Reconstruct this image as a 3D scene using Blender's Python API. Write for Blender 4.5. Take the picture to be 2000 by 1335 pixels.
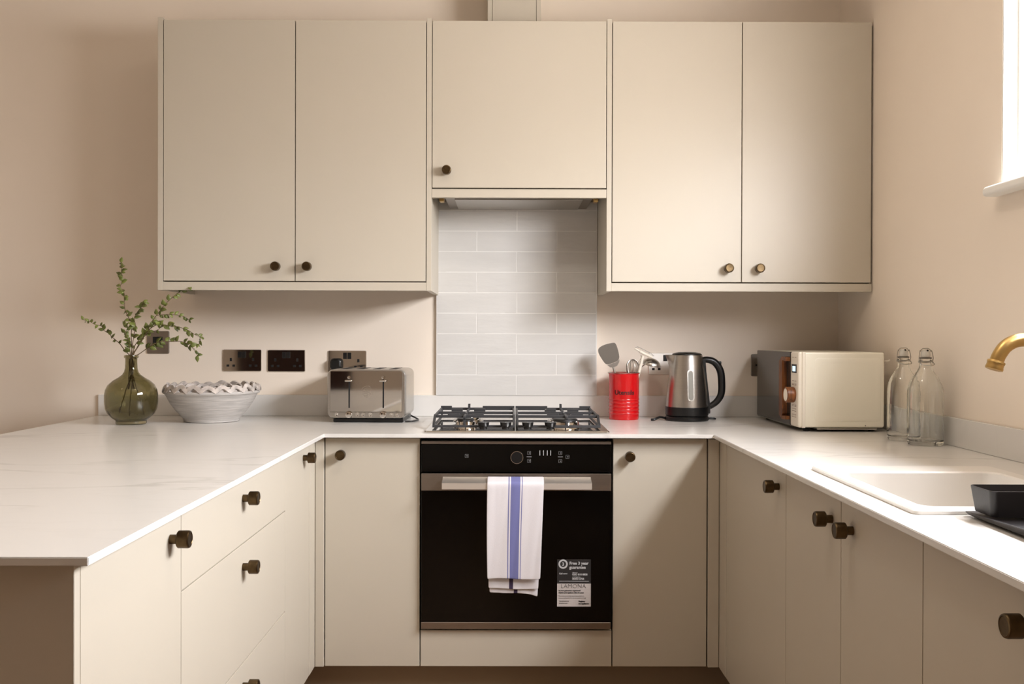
import bpy, bmesh, math, random
from math import pi, sin, cos, radians
from mathutils import Vector, Matrix, Euler
for o in list(bpy.data.objects): bpy.data.objects.remove(o)
S = bpy.context.scene; COL = S.collection
CZ = 1.185                      # eye height
# ---------------------------------------------------------------- camera
cd = bpy.data.cameras.new('camera'); cam = bpy.data.objects.new('camera', cd); COL.objects.link(cam)
cd.sensor_fit = 'HORIZONTAL'; cd.sensor_width = 36; cd.lens = 1856/2000*36; cd.clip_start = .02
cam.matrix_world = (Matrix.Translation((0, 0, CZ)) @ Matrix.Rotation(-.0032, 4, 'Z')
                    @ Matrix.Rotation(pi/2-.0051, 4, 'X') @ Matrix.Rotation(.0027, 4, 'Z'))
S.camera = cam
# ---------------------------------------------------------------- world, lights, exposure
S.view_settings.view_transform = 'Standard'; S.view_settings.look = 'None'
S.view_settings.gamma = 1; S.view_settings.use_curve_mapping = False
S.view_settings.exposure = 0.05
W = bpy.data.worlds.new('world'); S.world = W; W.use_nodes = True
wn = W.node_tree.nodes; wl = W.node_tree.links          # bright overcast sky over darker ground
tcw = wn.new('ShaderNodeTexCoord'); sxw = wn.new('ShaderNodeSeparateXYZ'); mrw = wn.new('ShaderNodeMapRange'); crw = wn.new('ShaderNodeValToRGB')
mrw.inputs[1].default_value = -.05; mrw.inputs[2].default_value = .3
crw.color_ramp.elements[0].color = (.50, .48, .47, 1); crw.color_ramp.elements[1].color = (.99, 1.0, 1.05, 1)
wl.new(tcw.outputs['Generated'], sxw.inputs[0]); wl.new(sxw.outputs[2], mrw.inputs[0]); wl.new(mrw.outputs[0], crw.inputs[0]); wl.new(crw.outputs[0], wn['Background'].inputs[0])
W.node_tree.nodes['Background'].inputs[1].default_value = 59.0
RX0, RX1, RY0, RY1, RZ = -3.3, 1.25, -2.5, 3.604, 2.72      # room box
WY0, WY1, WZ0, WZ1 = 1.08, 2.412, 1.571, 2.08                # window in the right wall
def portal(name, loc, rot, sx, sy):
    l = bpy.data.lights.new(name, 'AREA'); l.shape = 'RECTANGLE'; l.size = sx; l.size_y = sy
    l.cycles.is_portal = True
    o = bpy.data.objects.new(name, l); COL.objects.link(o); o.location = loc; o.rotation_euler = rot
portal('window_portal', (1.325, (WY0+WY1)/2, (WZ0+WZ1)/2), (0, pi/2, 0), WZ1-WZ0, WY1-WY0)
def lamp(name, loc, power, size, col=(1, .9, .78)):
    l = bpy.data.lights.new(name, 'AREA'); l.shape = 'DISK'; l.size = size; l.energy = power; l.color = col
    o = bpy.data.objects.new(name, l); COL.objects.link(o); o.location = loc
FILL_LAMPS = [(.1, 1.7), (-2.2, 1.6), (-2.2, -.9)]  # out-of-view lamps added as fill to lift the ambient light
for i, (x, y) in enumerate(FILL_LAMPS): lamp('ceiling_lamp_light', (x, y, RZ-.06), (5, 1, 1)[i], .2)

# ---------------------------------------------------------------- materials
def lin(c):
    return tuple(((v/12.92) if v <= .04045 else ((v+.055)/1.055)**2.4) for v in (x/255 for x in c))
def mat(name, c, rough=.5, metal=0, bump=0, bscale=200, var=0, vscale=8, stretch=(1, 1, 1), **kw):
    m = bpy.data.materials.new(name); m.use_nodes = True; nt = m.node_tree; b = nt.nodes['Principled BSDF']
    col = (*lin(c), 1)
    b.inputs['Base Color'].default_value = col; b.inputs['Roughness'].default_value = rough
    b.inputs['Metallic'].default_value = metal
    for k, v in kw.items(): b.inputs[k.replace('_', ' ')].default_value = v
    tc = nt.nodes.new('ShaderNodeTexCoord'); mp = nt.nodes.new('ShaderNodeMapping')
    mp.inputs['Scale'].default_value = stretch; nt.links.new(tc.outputs['Object'], mp.inputs[0])
    if bump:
        n = nt.nodes.new('ShaderNodeTexNoise'); n.inputs['Scale'].default_value = bscale; n.inputs['Detail'].default_value = 3
        bu = nt.nodes.new('ShaderNodeBump'); bu.inputs['Strength'].default_value = bump; bu.inputs['Distance'].default_value = .002
        nt.links.new(mp.outputs[0], n.inputs['Vector']); nt.links.new(n.outputs[0], bu.inputs['Height']); nt.links.new(bu.outputs[0], b.inputs['Normal'])
    if var:
        n = nt.nodes.new('ShaderNodeTexNoise'); n.inputs['Scale'].default_value = vscale; n.inputs['Detail'].default_value = 4
        r = nt.nodes.new('ShaderNodeValToRGB'); r.color_ramp.elements[0].position = .3; r.color_ramp.elements[1].position = .7
        r.color_ramp.elements[0].color = tuple(v*(1-var) for v in col[:3])+(1,); r.color_ramp.elements[1].color = tuple(min(1, v*(1+var)) for v in col[:3])+(1,)
        nt.links.new(mp.outputs[0], n.inputs['Vector']); nt.links.new(n.outputs[0], r.inputs[0]); nt.links.new(r.outputs[0], b.inputs['Base Color'])
    return m
M = {}
M['wall'] = mat('wall_paint', (244, 231, 215), .85, bump=.05, bscale=260, var=.012, vscale=3)
M['white_trim'] = mat('trim_paint', (240, 238, 232), .4, bump=.02)
M['ceil'] = mat('ceiling_paint', (246, 236, 222), .9, bump=.04)
M['floor'] = mat('floor_vinyl', (146, 116, 90), .5, bump=.05, bscale=40, var=.12, vscale=3, stretch=(1, 8, 1))
M['cab'] = mat('cabinet_paint', (198, 189, 173), .42, bump=.03, bscale=300, var=.008, vscale=5)
M['carcass'] = mat('gap_shade_carcass', (96, 84, 70), .6, var=.02)  # darkened so the colour stands in for shade in the door gaps
M['plinth'] = mat('plinth_board', (150, 130, 106), .5, var=.02)
M['grout'] = mat('grout', (234, 232, 228), .8, bump=.1)
M['knob'] = mat('aged_brass', (92, 76, 54), .34, 1, bump=.06, bscale=500, var=.25, vscale=60)
M['brass'] = mat('brushed_brass', (196, 162, 102), .34, 1, bump=.03, bscale=500, var=.08, vscale=20)
M['steel'] = mat('brushed_steel', (190, 186, 180), .28, 1, bump=.05, bscale=60, var=.03, vscale=10, stretch=(1, 1, 30))
M['steelh'] = mat('brushed_steel_horizontal', (150, 142, 134), .36, 1, bump=.04, bscale=60, var=.03, vscale=10, stretch=(1, 30, 30))
M['satin'] = mat('satin_steel', (236, 230, 222), .5, 1, bump=.04, bscale=60, var=.02, stretch=(1, 30, 30))
M['chrome'] = mat('chrome', (214, 210, 204), .06, 1, var=.01)
M['mirror'] = mat('black_nickel_mirror', (186, 180, 172), .05, 1, var=.01)
M['black'] = mat('black_plastic', (14, 14, 15), .35, bump=.02, var=.05)
M['soot'] = mat('rubber_and_hole_dark', (8, 8, 8), .7, var=.05)  # matt black for rubber, also painted in as the dark of holes and slots
M['iron'] = mat('cast_iron_enamel', (52, 52, 54), .45, bump=.15, bscale=400, var=.08, vscale=30)
M['ovenglass'] = mat('oven_glass', (3, 3, 3), .06, var=.02, Specular_IOR_Level=.32)
M['print'] = mat('white_print', (196, 196, 196), .5, var=.02)
M['print2'] = mat('grey_print', (104, 104, 104), .5, var=.02)
M['red'] = mat('red_enamel', (206, 12, 20), .22, var=.04, vscale=10, Coat_Weight=.5, Coat_Roughness=.08)
M['ink'] = mat('black_ink', (24, 10, 10), .6, var=.02)
M['cream'] = mat('cream_metal', (250, 245, 228), .38, bump=.02, var=.008)
M['creamp'] = mat('cream_plastic', (244, 236, 220), .4, var=.008)
M['mwdoor'] = mat('smoked_door_glass', (52, 46, 42), .16, var=.05, vscale=4)
M['sinkm'] = mat('white_ceramic', (236, 232, 226), .25, var=.01)
M['rack'] = mat('dark_grey_plastic', (36, 33, 34), .42, bump=.03, var=.04)
M['silicone'] = mat('grey_silicone', (104, 96, 86), .55, var=.04)
M['stem'] = mat('brown_stem', (98, 80, 52), .6, var=.15, vscale=40)
M['spring'] = mat('stopper_porcelain', (205, 200, 190), .25, var=.02)
M['wire'] = mat('bright_wire', (170, 166, 158), .3, 1, var=.02)
M['door_dark'] = mat('mahogany_door', (52, 22, 14), .35, var=.2, vscale=6, stretch=(8, 8, 1))

def wood(name, c1, c2, stretch=(30, 30, 4)):
    m = mat(name, c1, .42); nt = m.node_tree; b = nt.nodes['Principled BSDF']
    tc = nt.nodes.new('ShaderNodeTexCoord'); mp = nt.nodes.new('ShaderNodeMapping'); mp.inputs['Scale'].default_value = stretch
    n = nt.nodes.new('ShaderNodeTexNoise'); n.inputs['Scale'].default_value = 3; n.inputs['Detail'].default_value = 6; n.inputs['Distortion'].default_value = 1.2
    r = nt.nodes.new('ShaderNodeValToRGB'); r.color_ramp.elements[0].position = .35; r.color_ramp.elements[1].position = .65
    r.color_ramp.elements[0].color = (*lin(c1), 1); r.color_ramp.elements[1].color = (*lin(c2), 1)
    nt.links.new(tc.outputs['Object'], mp.inputs[0]); nt.links.new(mp.outputs[0], n.inputs['Vector']); nt.links.new(n.outputs[0], r.inputs[0]); nt.links.new(r.outputs[0], b.inputs['Base Color'])
    return m
M['wood'] = wood('walnut_look', (84, 44, 18), (146, 88, 42))

def marble():
    m = mat('marble_worktop', (226, 223, 218), .24); nt = m.node_tree; b = nt.nodes['Principled BSDF']; L = nt.links
    tc = nt.nodes.new('ShaderNodeTexCoord'); mp = nt.nodes.new('ShaderNodeMapping')
    mp.inputs['Rotation'].default_value = (0, 0, radians(-28)); mp.inputs['Scale'].default_value = (.5, 1.5, .5)
    L.new(tc.outputs['Object'], mp.inputs[0])
    def vein(scale, lo, hi, seed):
        n = nt.nodes.new('ShaderNodeTexNoise'); n.noise_dimensions = '4D'; n.inputs['W'].default_value = seed
        n.inputs['Scale'].default_value = scale; n.inputs['Detail'].default_value = 7; n.inputs['Roughness'].default_value = .52; n.inputs['Distortion'].default_value = .3
        a = nt.nodes.new('ShaderNodeMath'); a.operation = 'SUBTRACT'; a.inputs[1].default_value = .5
        c = nt.nodes.new('ShaderNodeMath'); c.operation = 'ABSOLUTE'
        r = nt.nodes.new('ShaderNodeMapRange'); r.inputs[1].default_value = lo; r.inputs[2].default_value = hi; r.inputs[3].default_value = 1; r.inputs[4].default_value = 0
        L.new(mp.outputs[0], n.inputs['Vector']); L.new(n.outputs[0], a.inputs[0]); L.new(a.outputs[0], c.inputs[0]); L.new(c.outputs[0], r.inputs[0]); return r
    v1 = vein(.95, .0, .008, 4.3); v2 = vein(2.6, .0, .02, 7.1)
    mk = nt.nodes.new('ShaderNodeTexNoise'); mk.inputs['Scale'].default_value = 2.2; mkr = nt.nodes.new('ShaderNodeMapRange')
    mkr.inputs[1].default_value = .40; mkr.inputs[2].default_value = .56
    L.new(tc.outputs['Object'], mk.inputs['Vector']); L.new(mk.outputs[0], mkr.inputs[0])
    mu = nt.nodes.new('ShaderNodeMath'); mu.operation = 'MULTIPLY'; L.new(v1.outputs[0], mu.inputs[0]); L.new(mkr.outputs[0], mu.inputs[1])
    mu2 = nt.nodes.new('ShaderNodeMath'); mu2.operation = 'MULTIPLY'; mu2.inputs[1].default_value = .05; L.new(v2.outputs[0], mu2.inputs[0])
    ad = nt.nodes.new('ShaderNodeMath'); ad.operation = 'MULTIPLY_ADD'; ad.inputs[1].default_value = .42; ad.use_clamp = True
    L.new(mu.outputs[0], ad.inputs[0]); L.new(mu2.outputs[0], ad.inputs[2])
    mx = nt.nodes.new('ShaderNodeMix'); mx.data_type = 'RGBA'
    mx.inputs[6].default_value = (*lin((226, 223, 218)), 1); mx.inputs[7].default_value = (*lin((184, 178, 172)), 1)
    L.new(ad.outputs[0], mx.inputs[0]); L.new(mx.outputs[2], b.inputs['Base Color'])
    return m
M['marble'] = marble()

def tile_mat():
    m = mat('glazed_tile', (217, 215, 211), .2, bump=.5, bscale=16, var=.03, vscale=6, stretch=(1, 1, 4)); return m
M['tile'] = tile_mat()

def glass(name, c, rough=0, ior=1.45, bump=.1):
    m = bpy.data.materials.new(name); m.use_nodes = True; b = m.node_tree.nodes['Principled BSDF']
    b.inputs['Base Color'].default_value = (*c, 1); b.inputs['Transmission Weight'].default_value = 1
    b.inputs['Roughness'].default_value = rough; b.inputs['IOR'].default_value = ior
    n = m.node_tree.nodes.new('ShaderNodeTexNoise'); n.inputs['Scale'].default_value = 6
    bu = m.node_tree.nodes.new('ShaderNodeBump'); bu.inputs['Strength'].default_value = bump; bu.inputs['Distance'].default_value = .01
    m.node_tree.links.new(n.outputs[0], bu.inputs['Height']); m.node_tree.links.new(bu.outputs[0], b.inputs['Normal'])
    return m
M['vase'] = glass('green_glass', (.48, .46, .31)); M['bottle'] = glass('clear_glass', (.985, .99, .975), bump=.03)
def pane_mat():
    m = bpy.data.materials.new('window_glass'); m.use_nodes = True; nt = m.node_tree; nt.nodes.clear()
    o = nt.nodes.new('ShaderNodeOutputMaterial'); mx = nt.nodes.new('ShaderNodeMixShader'); t = nt.nodes.new('ShaderNodeBsdfTransparent')
    g = nt.nodes.new('ShaderNodeBsdfGlossy'); g.inputs['Roughness'].default_value = .02; lw = nt.nodes.new('ShaderNodeLayerWeight'); pw = nt.nodes.new('ShaderNodeMath'); pw.operation = 'POWER'; pw.inputs[1].default_value = 5; nt.links.new(lw.outputs['Facing'], pw.inputs[0]); f = nt.nodes.new('ShaderNodeMath'); f.operation = 'MULTIPLY_ADD'; f.inputs[1].default_value = .7; f.inputs[2].default_value = .04; nt.links.new(pw.outputs[0], f.inputs[0])
    nt.links.new(f.outputs[0], mx.inputs[0]); nt.links.new(t.outputs[0], mx.inputs[1]); nt.links.new(g.outputs[0], mx.inputs[2]); nt.links.new(mx.outputs[0], o.inputs[0])
    return m
M['pane'] = pane_mat()
def lampm():
    m = mat('fill_lamp_diffuser', (255, 240, 220), .5); b = m.node_tree.nodes['Principled BSDF']
    b.inputs['Emission Color'].default_value = (1, .85, .68, 1); b.inputs['Emission Strength'].default_value = 1.5; return m
M['lampd'] = lampm()  # glowing disc of the added fill lamps
def screen():
    m = mat('lit_display', (200, 225, 235), .4); b = m.node_tree.nodes['Principled BSDF']
    b.inputs['Emission Color'].default_value = (.7, .9, 1, 1); b.inputs['Emission Strength'].default_value = .8; return m
M['screen'] = screen()
def leafm():
    m = mat('eucalyptus_leaf', (108, 116, 56), .42, var=.55, vscale=28, Transmission_Weight=0.0)
    b = m.node_tree.nodes['Principled BSDF']; b.inputs['Subsurface Weight'].default_value = 0; return m
M['leaf'] = leafm()
def bowlm():
    m = mat('glazed_stoneware', (188, 183, 178), .5, bump=.6, bscale=5, var=.16, vscale=5, stretch=(3, 3, 40)); return m
M['bowl'] = bowlm()
M['bowlrim'] = mat('rim_glaze', (196, 186, 178), .45, bump=.3, bscale=60, var=.3, vscale=45)
def towelm():
    m = mat('linen_towel', (232, 228, 230), .9); nt = m.node_tree; b = nt.nodes['Principled BSDF']; L = nt.links
    uv = nt.nodes.new('ShaderNodeUVMap'); sx = nt.nodes.new('ShaderNodeSeparateXYZ'); L.new(uv.outputs[0], sx.inputs[0])
    r = nt.nodes.new('ShaderNodeValToRGB'); r.color_ramp.interpolation = 'CONSTANT'; cr = r.color_ramp
    Wt = (*lin((224, 219, 221)), 1); Bl = (*lin((114, 116, 166)), 1)
    Dk = (*lin((66, 52, 78)), 1)
    stops = [(0, Wt), (.300, Bl), (.314, Wt), (.334, Bl), (.466, Wt), (.486, Bl), (.500, Wt), (.8975, Dk), (.9025, Wt)]
    cr.elements[0].position = 0; cr.elements[0].color = Wt; cr.elements[1].position = .300; cr.elements[1].color = Bl
    for p, c in stops[2:]:
        e = cr.elements.new(p); e.color = c
    L.new(sx.outputs[0], r.inputs[0])
    w = nt.nodes.new('ShaderNodeTexNoise'); w.inputs['Scale'].default_value = 900; tc = nt.nodes.new('ShaderNodeTexCoord'); L.new(tc.outputs['Object'], w.inputs['Vector'])
    mr = nt.nodes.new('ShaderNodeMapRange'); mr.inputs[3].default_value = .88; mr.inputs[4].default_value = 1.1; L.new(w.outputs[0], mr.inputs[0])
    mx = nt.nodes.new('ShaderNodeMix'); mx.data_type = 'RGBA'; mx.blend_type = 'MULTIPLY'; mx.inputs[0].default_value = 1
    L.new(r.outputs[0], mx.inputs[6]); L.new(mr.outputs[0], mx.inputs[7]); L.new(mx.outputs[2], b.inputs['Base Color'])
    bu = nt.nodes.new('ShaderNodeBump'); bu.inputs['Strength'].default_value = .3; bu.inputs['Distance'].default_value = .0006
    L.new(w.outputs[0], bu.inputs['Height']); L.new(bu.outputs[0], b.inputs['Normal'])
    return m
M['towel'] = towelm()

# ---------------------------------------------------------------- mesh helpers
def frame(axis):
    z = Vector(axis).normalized(); up = Vector((0, 0, 1)) if abs(z.z) < .9 else Vector((0, 1, 0))
    x = up.cross(z).normalized(); y = z.cross(x)
    return Matrix((x, y, z)).transposed().to_4x4()
def rrect(cx, cy, w, h, r, z=0, n=5):
    r = min(r, w/2-1e-5, h/2-1e-5); pts = []
    for (sx, sy, a0) in ((1, 1, 0), (-1, 1, pi/2), (-1, -1, pi), (1, -1, 3*pi/2)):
        for k in range(n+1):
            a = a0+pi/2*k/n; pts.append(Vector((cx+sx*(w/2-r)+r*cos(a), cy+sy*(h/2-r)+r*sin(a), z)))
    return pts
def inset(prof, t, zmin=None):
    """inner wall: profile moved t inwards along its normal, bottom to top"""
    out = []
    for i in range(len(prof)):
        a = Vector(prof[max(0, i-1)]); b = Vector(prof[min(len(prof)-1, i+1)]); d = (b-a).normalized()
        out.append((max(.0005, prof[i][0]-d.y*t), prof[i][1]+d.x*t))
    return out
class MB:
    def __init__(s): s.bm = bmesh.new(); s.uv = None
    def merge(s, t, m=None):
        if m is not None: bmesh.ops.transform(t, matrix=m, verts=t.verts)
        me = bpy.data.meshes.new('t'); t.to_mesh(me); t.free(); s.bm.from_mesh(me); bpy.data.meshes.remove(me); return s
    def box(s, x0, x1, y0, y1, z0, z1, bev=.001, seg=1, m=None):
        t = bmesh.new(); bmesh.ops.create_cube(t, size=1)
        for v in t.verts: v.co = Vector(((x0+x1)/2+v.co.x*(x1-x0), (y0+y1)/2+v.co.y*(y1-y0), (z0+z1)/2+v.co.z*(z1-z0)))
        b = min(bev, .45*min(abs(x1-x0), abs(y1-y0), abs(z1-z0)))
        if b > 0: bmesh.ops.bevel(t, geom=t.edges[:], offset=b, segments=seg, affect='EDGES', profile=.5)
        return s.merge(t, m)
    def loft(s, rings, cap=(True, True), closed=True, m=None):
        t = bmesh.new(); R = [[t.verts.new(p) for p in r] for r in rings]; n = len(R[0])
        for a, b in zip(R, R[1:]):
            for i in range(n if closed else n-1):
                j = (i+1) % n
                try: t.faces.new((a[i], a[j], b[j], b[i]))
                except ValueError: pass
        if cap[0]: t.faces.new(list(reversed(R[0])))
        if cap[1]: t.faces.new(R[-1])
        bmesh.ops.recalc_face_normals(t, faces=t.faces)
        return s.merge(t, m)
    def lathe(s, prof, c=(0, 0, 0), axis=(0, 0, 1), seg=32, fn=None):
        t = bmesh.new(); R = []
        for r, z in prof:
            if r < 1e-6: R.append([t.verts.new((0, 0, z))])
            else: R.append([t.verts.new(fn(r, z, 2*pi*i/seg) if fn else (r*cos(2*pi*i/seg), r*sin(2*pi*i/seg), z)) for i in range(seg)])
        for a, b in zip(R, R[1:]):
            for i in range(seg):
                j = (i+1) % seg
                if len(a) == 1 and len(b) == 1: continue
                if len(a) == 1: t.faces.new((a[0], b[j], b[i]))
                elif len(b) == 1: t.faces.new((a[i], a[j], b[0]))
                else: t.faces.new((a[i], a[j], b[j], b[i]))
        bmesh.ops.recalc_face_normals(t, faces=t.faces)
        m = Matrix.Translation(c) @ (frame(axis) if tuple(axis) != (0, 0, 1) else Matrix())
        return s.merge(t, m)
    def tube(s, pts, r, seg=8, closed=False, prof=None, cap=True):
        pts = [Vector(p) for p in pts]; n = len(pts)
        rr = r if isinstance(r, (list, tuple)) else [r]*n
        T = []
        for i in range(n):
            a = pts[(i-1) % n] if (closed or i > 0) else pts[0]; b = pts[(i+1) % n] if (closed or i < n-1) else pts[-1]
            T.append((b-a).normalized())
        u = Vector((0, 0, 1)) if abs(T[0].z) < .9 else Vector((1, 0, 0)); u = (u-T[0]*u.dot(T[0])).normalized(); rings = []
        for i in range(n):
            u = (u-T[i]*u.dot(T[i])).normalized(); v = T[i].cross(u)
            if prof: rings.append([pts[i]+u*(a*rr[i])+v*(b*rr[i]) for a, b in prof])
            else: rings.append([pts[i]+(u*cos(2*pi*k/seg)+v*sin(2*pi*k/seg))*rr[i] for k in range(seg)])
        if closed: rings.append(rings[0]); return s.loft(rings, (False, False))
        return s.loft(rings, (cap, cap))
    def grid(s, A, B, fill, c0, c1, f):
        """slab of cells; f(a,b,c)->world; only outer faces"""
        t = bmesh.new(); V = {}
        def v(i, j, k):
            if (i, j, k) not in V: V[i, j, k] = t.verts.new(f(A[i], B[j], (c0, c1)[k]))
            return V[i, j, k]
        F = lambda i, j: 0 <= i < len(A)-1 and 0 <= j < len(B)-1 and fill((A[i]+A[i+1])/2, (B[j]+B[j+1])/2)
        for i in range(len(A)-1):
            for j in range(len(B)-1):
                if not F(i, j): continue
                for k in (0, 1): t.faces.new((v(i, j, k), v(i+1, j, k), v(i+1, j+1, k), v(i, j+1, k)))
                if not F(i-1, j): t.faces.new((v(i, j, 0), v(i, j+1, 0), v(i, j+1, 1), v(i, j, 1)))
                if not F(i+1, j): t.faces.new((v(i+1, j, 0), v(i+1, j+1, 0), v(i+1, j+1, 1), v(i+1, j, 1)))
                if not F(i, j-1): t.faces.new((v(i, j, 0), v(i+1, j, 0), v(i+1, j, 1), v(i, j, 1)))
                if not F(i, j+1): t.faces.new((v(i, j+1, 0), v(i+1, j+1, 0), v(i+1, j+1, 1), v(i, j+1, 1)))
        bmesh.ops.recalc_face_normals(t, faces=t.faces)
        return s.merge(t)
    def text(s, txt, size, m, align='LEFT', off=0, ext=.0002, fn=None, sx=1, space=1):
        cu = bpy.data.curves.new('t', 'FONT'); cu.body = txt; cu.size = size; cu.align_x = align; cu.offset = off; cu.extrude = ext; cu.space_character = space
        cu.resolution_u = 3
        o = bpy.data.objects.new('t', cu); COL.objects.link(o); bpy.context.view_layer.update()
        me = bpy.data.meshes.new_from_object(o.evaluated_get(bpy.context.evaluated_depsgraph_get()))
        bpy.data.objects.remove(o); bpy.data.curves.remove(cu)
        t = bmesh.new(); t.from_mesh(me); bpy.data.meshes.remove(me)
        for v in t.verts: v.co.x *= sx
        if fn:
            for v in t.verts: v.co = fn(v.co)
            return s.merge(t)
        return s.merge(t, m)
    def build(s, name, m, parent=None, loc=None, ang=35, wn=True):
        me = bpy.data.meshes.new(name); org = Vector(loc) if loc is not None else (ORG[parent] if parent else Vector((0, 0, 0)))
        bmesh.ops.translate(s.bm, verts=s.bm.verts, vec=-org)
        s.bm.to_mesh(me); s.bm.free()
        for mm in (m if isinstance(m, (list, tuple)) else [m]): me.materials.append(mm)
        me.shade_smooth(); me.set_sharp_from_angle(angle=radians(ang))
        o = bpy.data.objects.new(name, me); COL.objects.link(o)
        if parent: o.parent = parent; o.location = org-ORG[parent]
        else: o.location = org
        ORG[o] = org
        if wn: w_n = o.modifiers.new('normals', 'WEIGHTED_NORMAL'); w_n.keep_sharp = True
        return o
ORG = {}
def thing(name, label, cat, loc, group=None):
    o = bpy.data.objects.new(name, None); COL.objects.link(o); o.location = loc; o.empty_display_size = .05; ORG[o] = Vector(loc)
    return tag(o, label, cat, group)
def tag(o, label=None, cat=None, group=None, kind=None):
    if label: o['label'] = label
    if cat: o['category'] = cat
    if group: o['group'] = group
    if kind: o['kind'] = kind
    return o
def struct(o, label=None): o['kind'] = 'structure'; o['label'] = label or o.name.replace('_', ' '); o['category'] = o.name.split('_')[0]; return o
def bez(pts, n=8):
    """Catmull-Rom through pts"""
    P = [Vector(p) for p in pts]; P = [P[0]*2-P[1]]+P+[P[-1]*2-P[-2]]; out = []
    for i in range(1, len(P)-2):
        for k in range(n):
            t = k/n; a, b, c, d = P[i-1:i+3]
            out.append(.5*((2*b)+(c-a)*t+(2*a-5*b+4*c-d)*t*t+(3*b-a-3*c+d)*t**3))
    out.append(P[-2]); return out

# ================================================================ room shell
T = .3
struct(MB().box(RX0-T, RX1+T, RY0-T, RY1+T, -.1, 0, 0).build('floor', M['floor']), 'brown kitchen floor in front of the plinths')
struct(MB().box(RX0-T, RX1+T, RY0-T, RY1+T, RZ, RZ+.1, 0).build('ceiling', M['ceil']))
struct(MB().box(RX0-T, RX1+T, RY1, RY1+.2, 0, RZ, 0).build('wall_back', M['wall']), 'beige painted wall behind the cupboards and hob')
struct(MB().box(RX0-T, RX1+T, RY0-.2, RY0, 0, RZ, 0).build('wall_front', M['wall']), 'beige wall behind the viewer')
struct(MB().box(RX0-.2, RX0, RY0, RY1, 0, RZ, 0).build('wall_left', M['wall']), 'beige wall far left of the room')
struct(MB().grid([RY0, WY0, WY1, RY1], [0, WZ0, WZ1, RZ], lambda a, b: not (WY0 < a < WY1 and WZ0 < b < WZ1), RX1, RX1+.065,
       lambda a, b, c: Vector((c, a, b))).build('wall_right', M['wall']), 'beige painted wall with the window on the right')
# windows: frame with two casements, pane, white lining, sill
def window(name, label, y0, y1, z0, z1):
    w = thing(name, label, 'window', (1.3, (y0+y1)/2, z0)); w['kind'] = 'structure'
    f = MB(); X0, X1 = 1.288, 1.312; my = (y0+y1)/2
    f.grid([y0, y0+.03, my-.014, my+.014, y1-.03, y1], [z0, z0+.03, z1-.03, z1],
           lambda a, b: not (z0+.03 < b < z1-.03 and (y0+.03 < a < my-.014 or my+.014 < a < y1-.03)), X0, X1, lambda a, b, c: Vector((c, a, b)))
    f.build('window_frame', M['white_trim'], w)
    MB().box(1.299, 1.302, y0+.03, y1-.03, z0+.03, z1-.03, 0).build('pane', M['pane'], w)
    r_ = MB()
    for a in (y0, y1-.006): r_.box(1.251, X0, a, a+.006, z0+.002, z1-.006, 0)
    r_.box(1.251, X0, y0, y1, z1-.006, z1, 0)
    r_.build('window_lining', M['white_trim'], w)
    s_ = MB(); s_.box(1.205, 1.2495, y0-.045, y1+.012, z0-.026, z0-.001, .009, 3); s_.box(1.2505, X0, y0+.001, y1-.001, z0, z0+.002, 0)
    s_.build('window_sill', M['white_trim'], w)
window('window_1', 'bright white window recess high on the right wall', WY0, WY1, WZ0, WZ1)
# dark wooden door and its architrave behind the viewer (shows in the chrome)
d = MB(); DX0, DX1 = -2.76, -1.83
d.box(DX0, DX1, RY0+.004, RY0+.045, .005, 2.1, .003)
for (a, b) in ((.2, .95), (1.1, 1.95)):
    for (p, q) in ((DX0+.12, (DX0+DX1)/2-.06), ((DX0+DX1)/2+.06, DX1-.12)): d.box(p, q, RY0+.045, RY0+.058, a, b, .01)
dd = struct(d.build('door_1', M['door_dark']), 'dark mahogany double door behind the viewer')
MB().lathe([(0, 0), (.012, 0), (.012, .03), (.026, .035), (.028, .055), (0, .06)], (-1.95, RY0+.045, 1.03), (0, 1, 0), 20).build('door_handle', M['brass'], dd)
for i, (x, y) in enumerate(FILL_LAMPS):  # bodies for the added fill lamps
    lt = thing('ceiling_lamp', ['unseen fill lamp added over the floor between the worktops', 'unseen fill lamp added left of the peninsula', 'unseen fill lamp added behind on the left'][i], 'lamp', (x, y, RZ), 'added unseen fill lamps')
    MB().lathe([(.115, -.002), (.13, -.004), (.13, -.03), (.115, -.03)], (x, y, RZ), seg=32).build('lamp_rim', M['white_trim'], lt)
    MB().lathe([(0, -.012), (.112, -.012), (.112, -.02), (0, -.024)], (x, y, RZ)).build('lamp_shade', M['lampd'], lt)

# ================================================================ cabinets
KP = [(0, 0), (.0085, 0), (.0085, .013), (.0145, .0142), (.0158, .0155), (.0158, .033), (.0148, .0355), (.0125, .0362), (.0118, .0354), (0, .0350)]
def knob(parent, x, y, z, axis): return MB().lathe(KP, (x, y, z), axis, 28).build('knob', M['knob'], parent)
FB, FL, FR, FW = 2.97, -.605, .66, 3.262     # front planes: back run, left run, right run, wall units
BZ0, BZ1 = .155, .868; TH = .018
def base(name, label, loc, group='base cabinets'): return thing(name, label, 'cabinet', loc, group)
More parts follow.
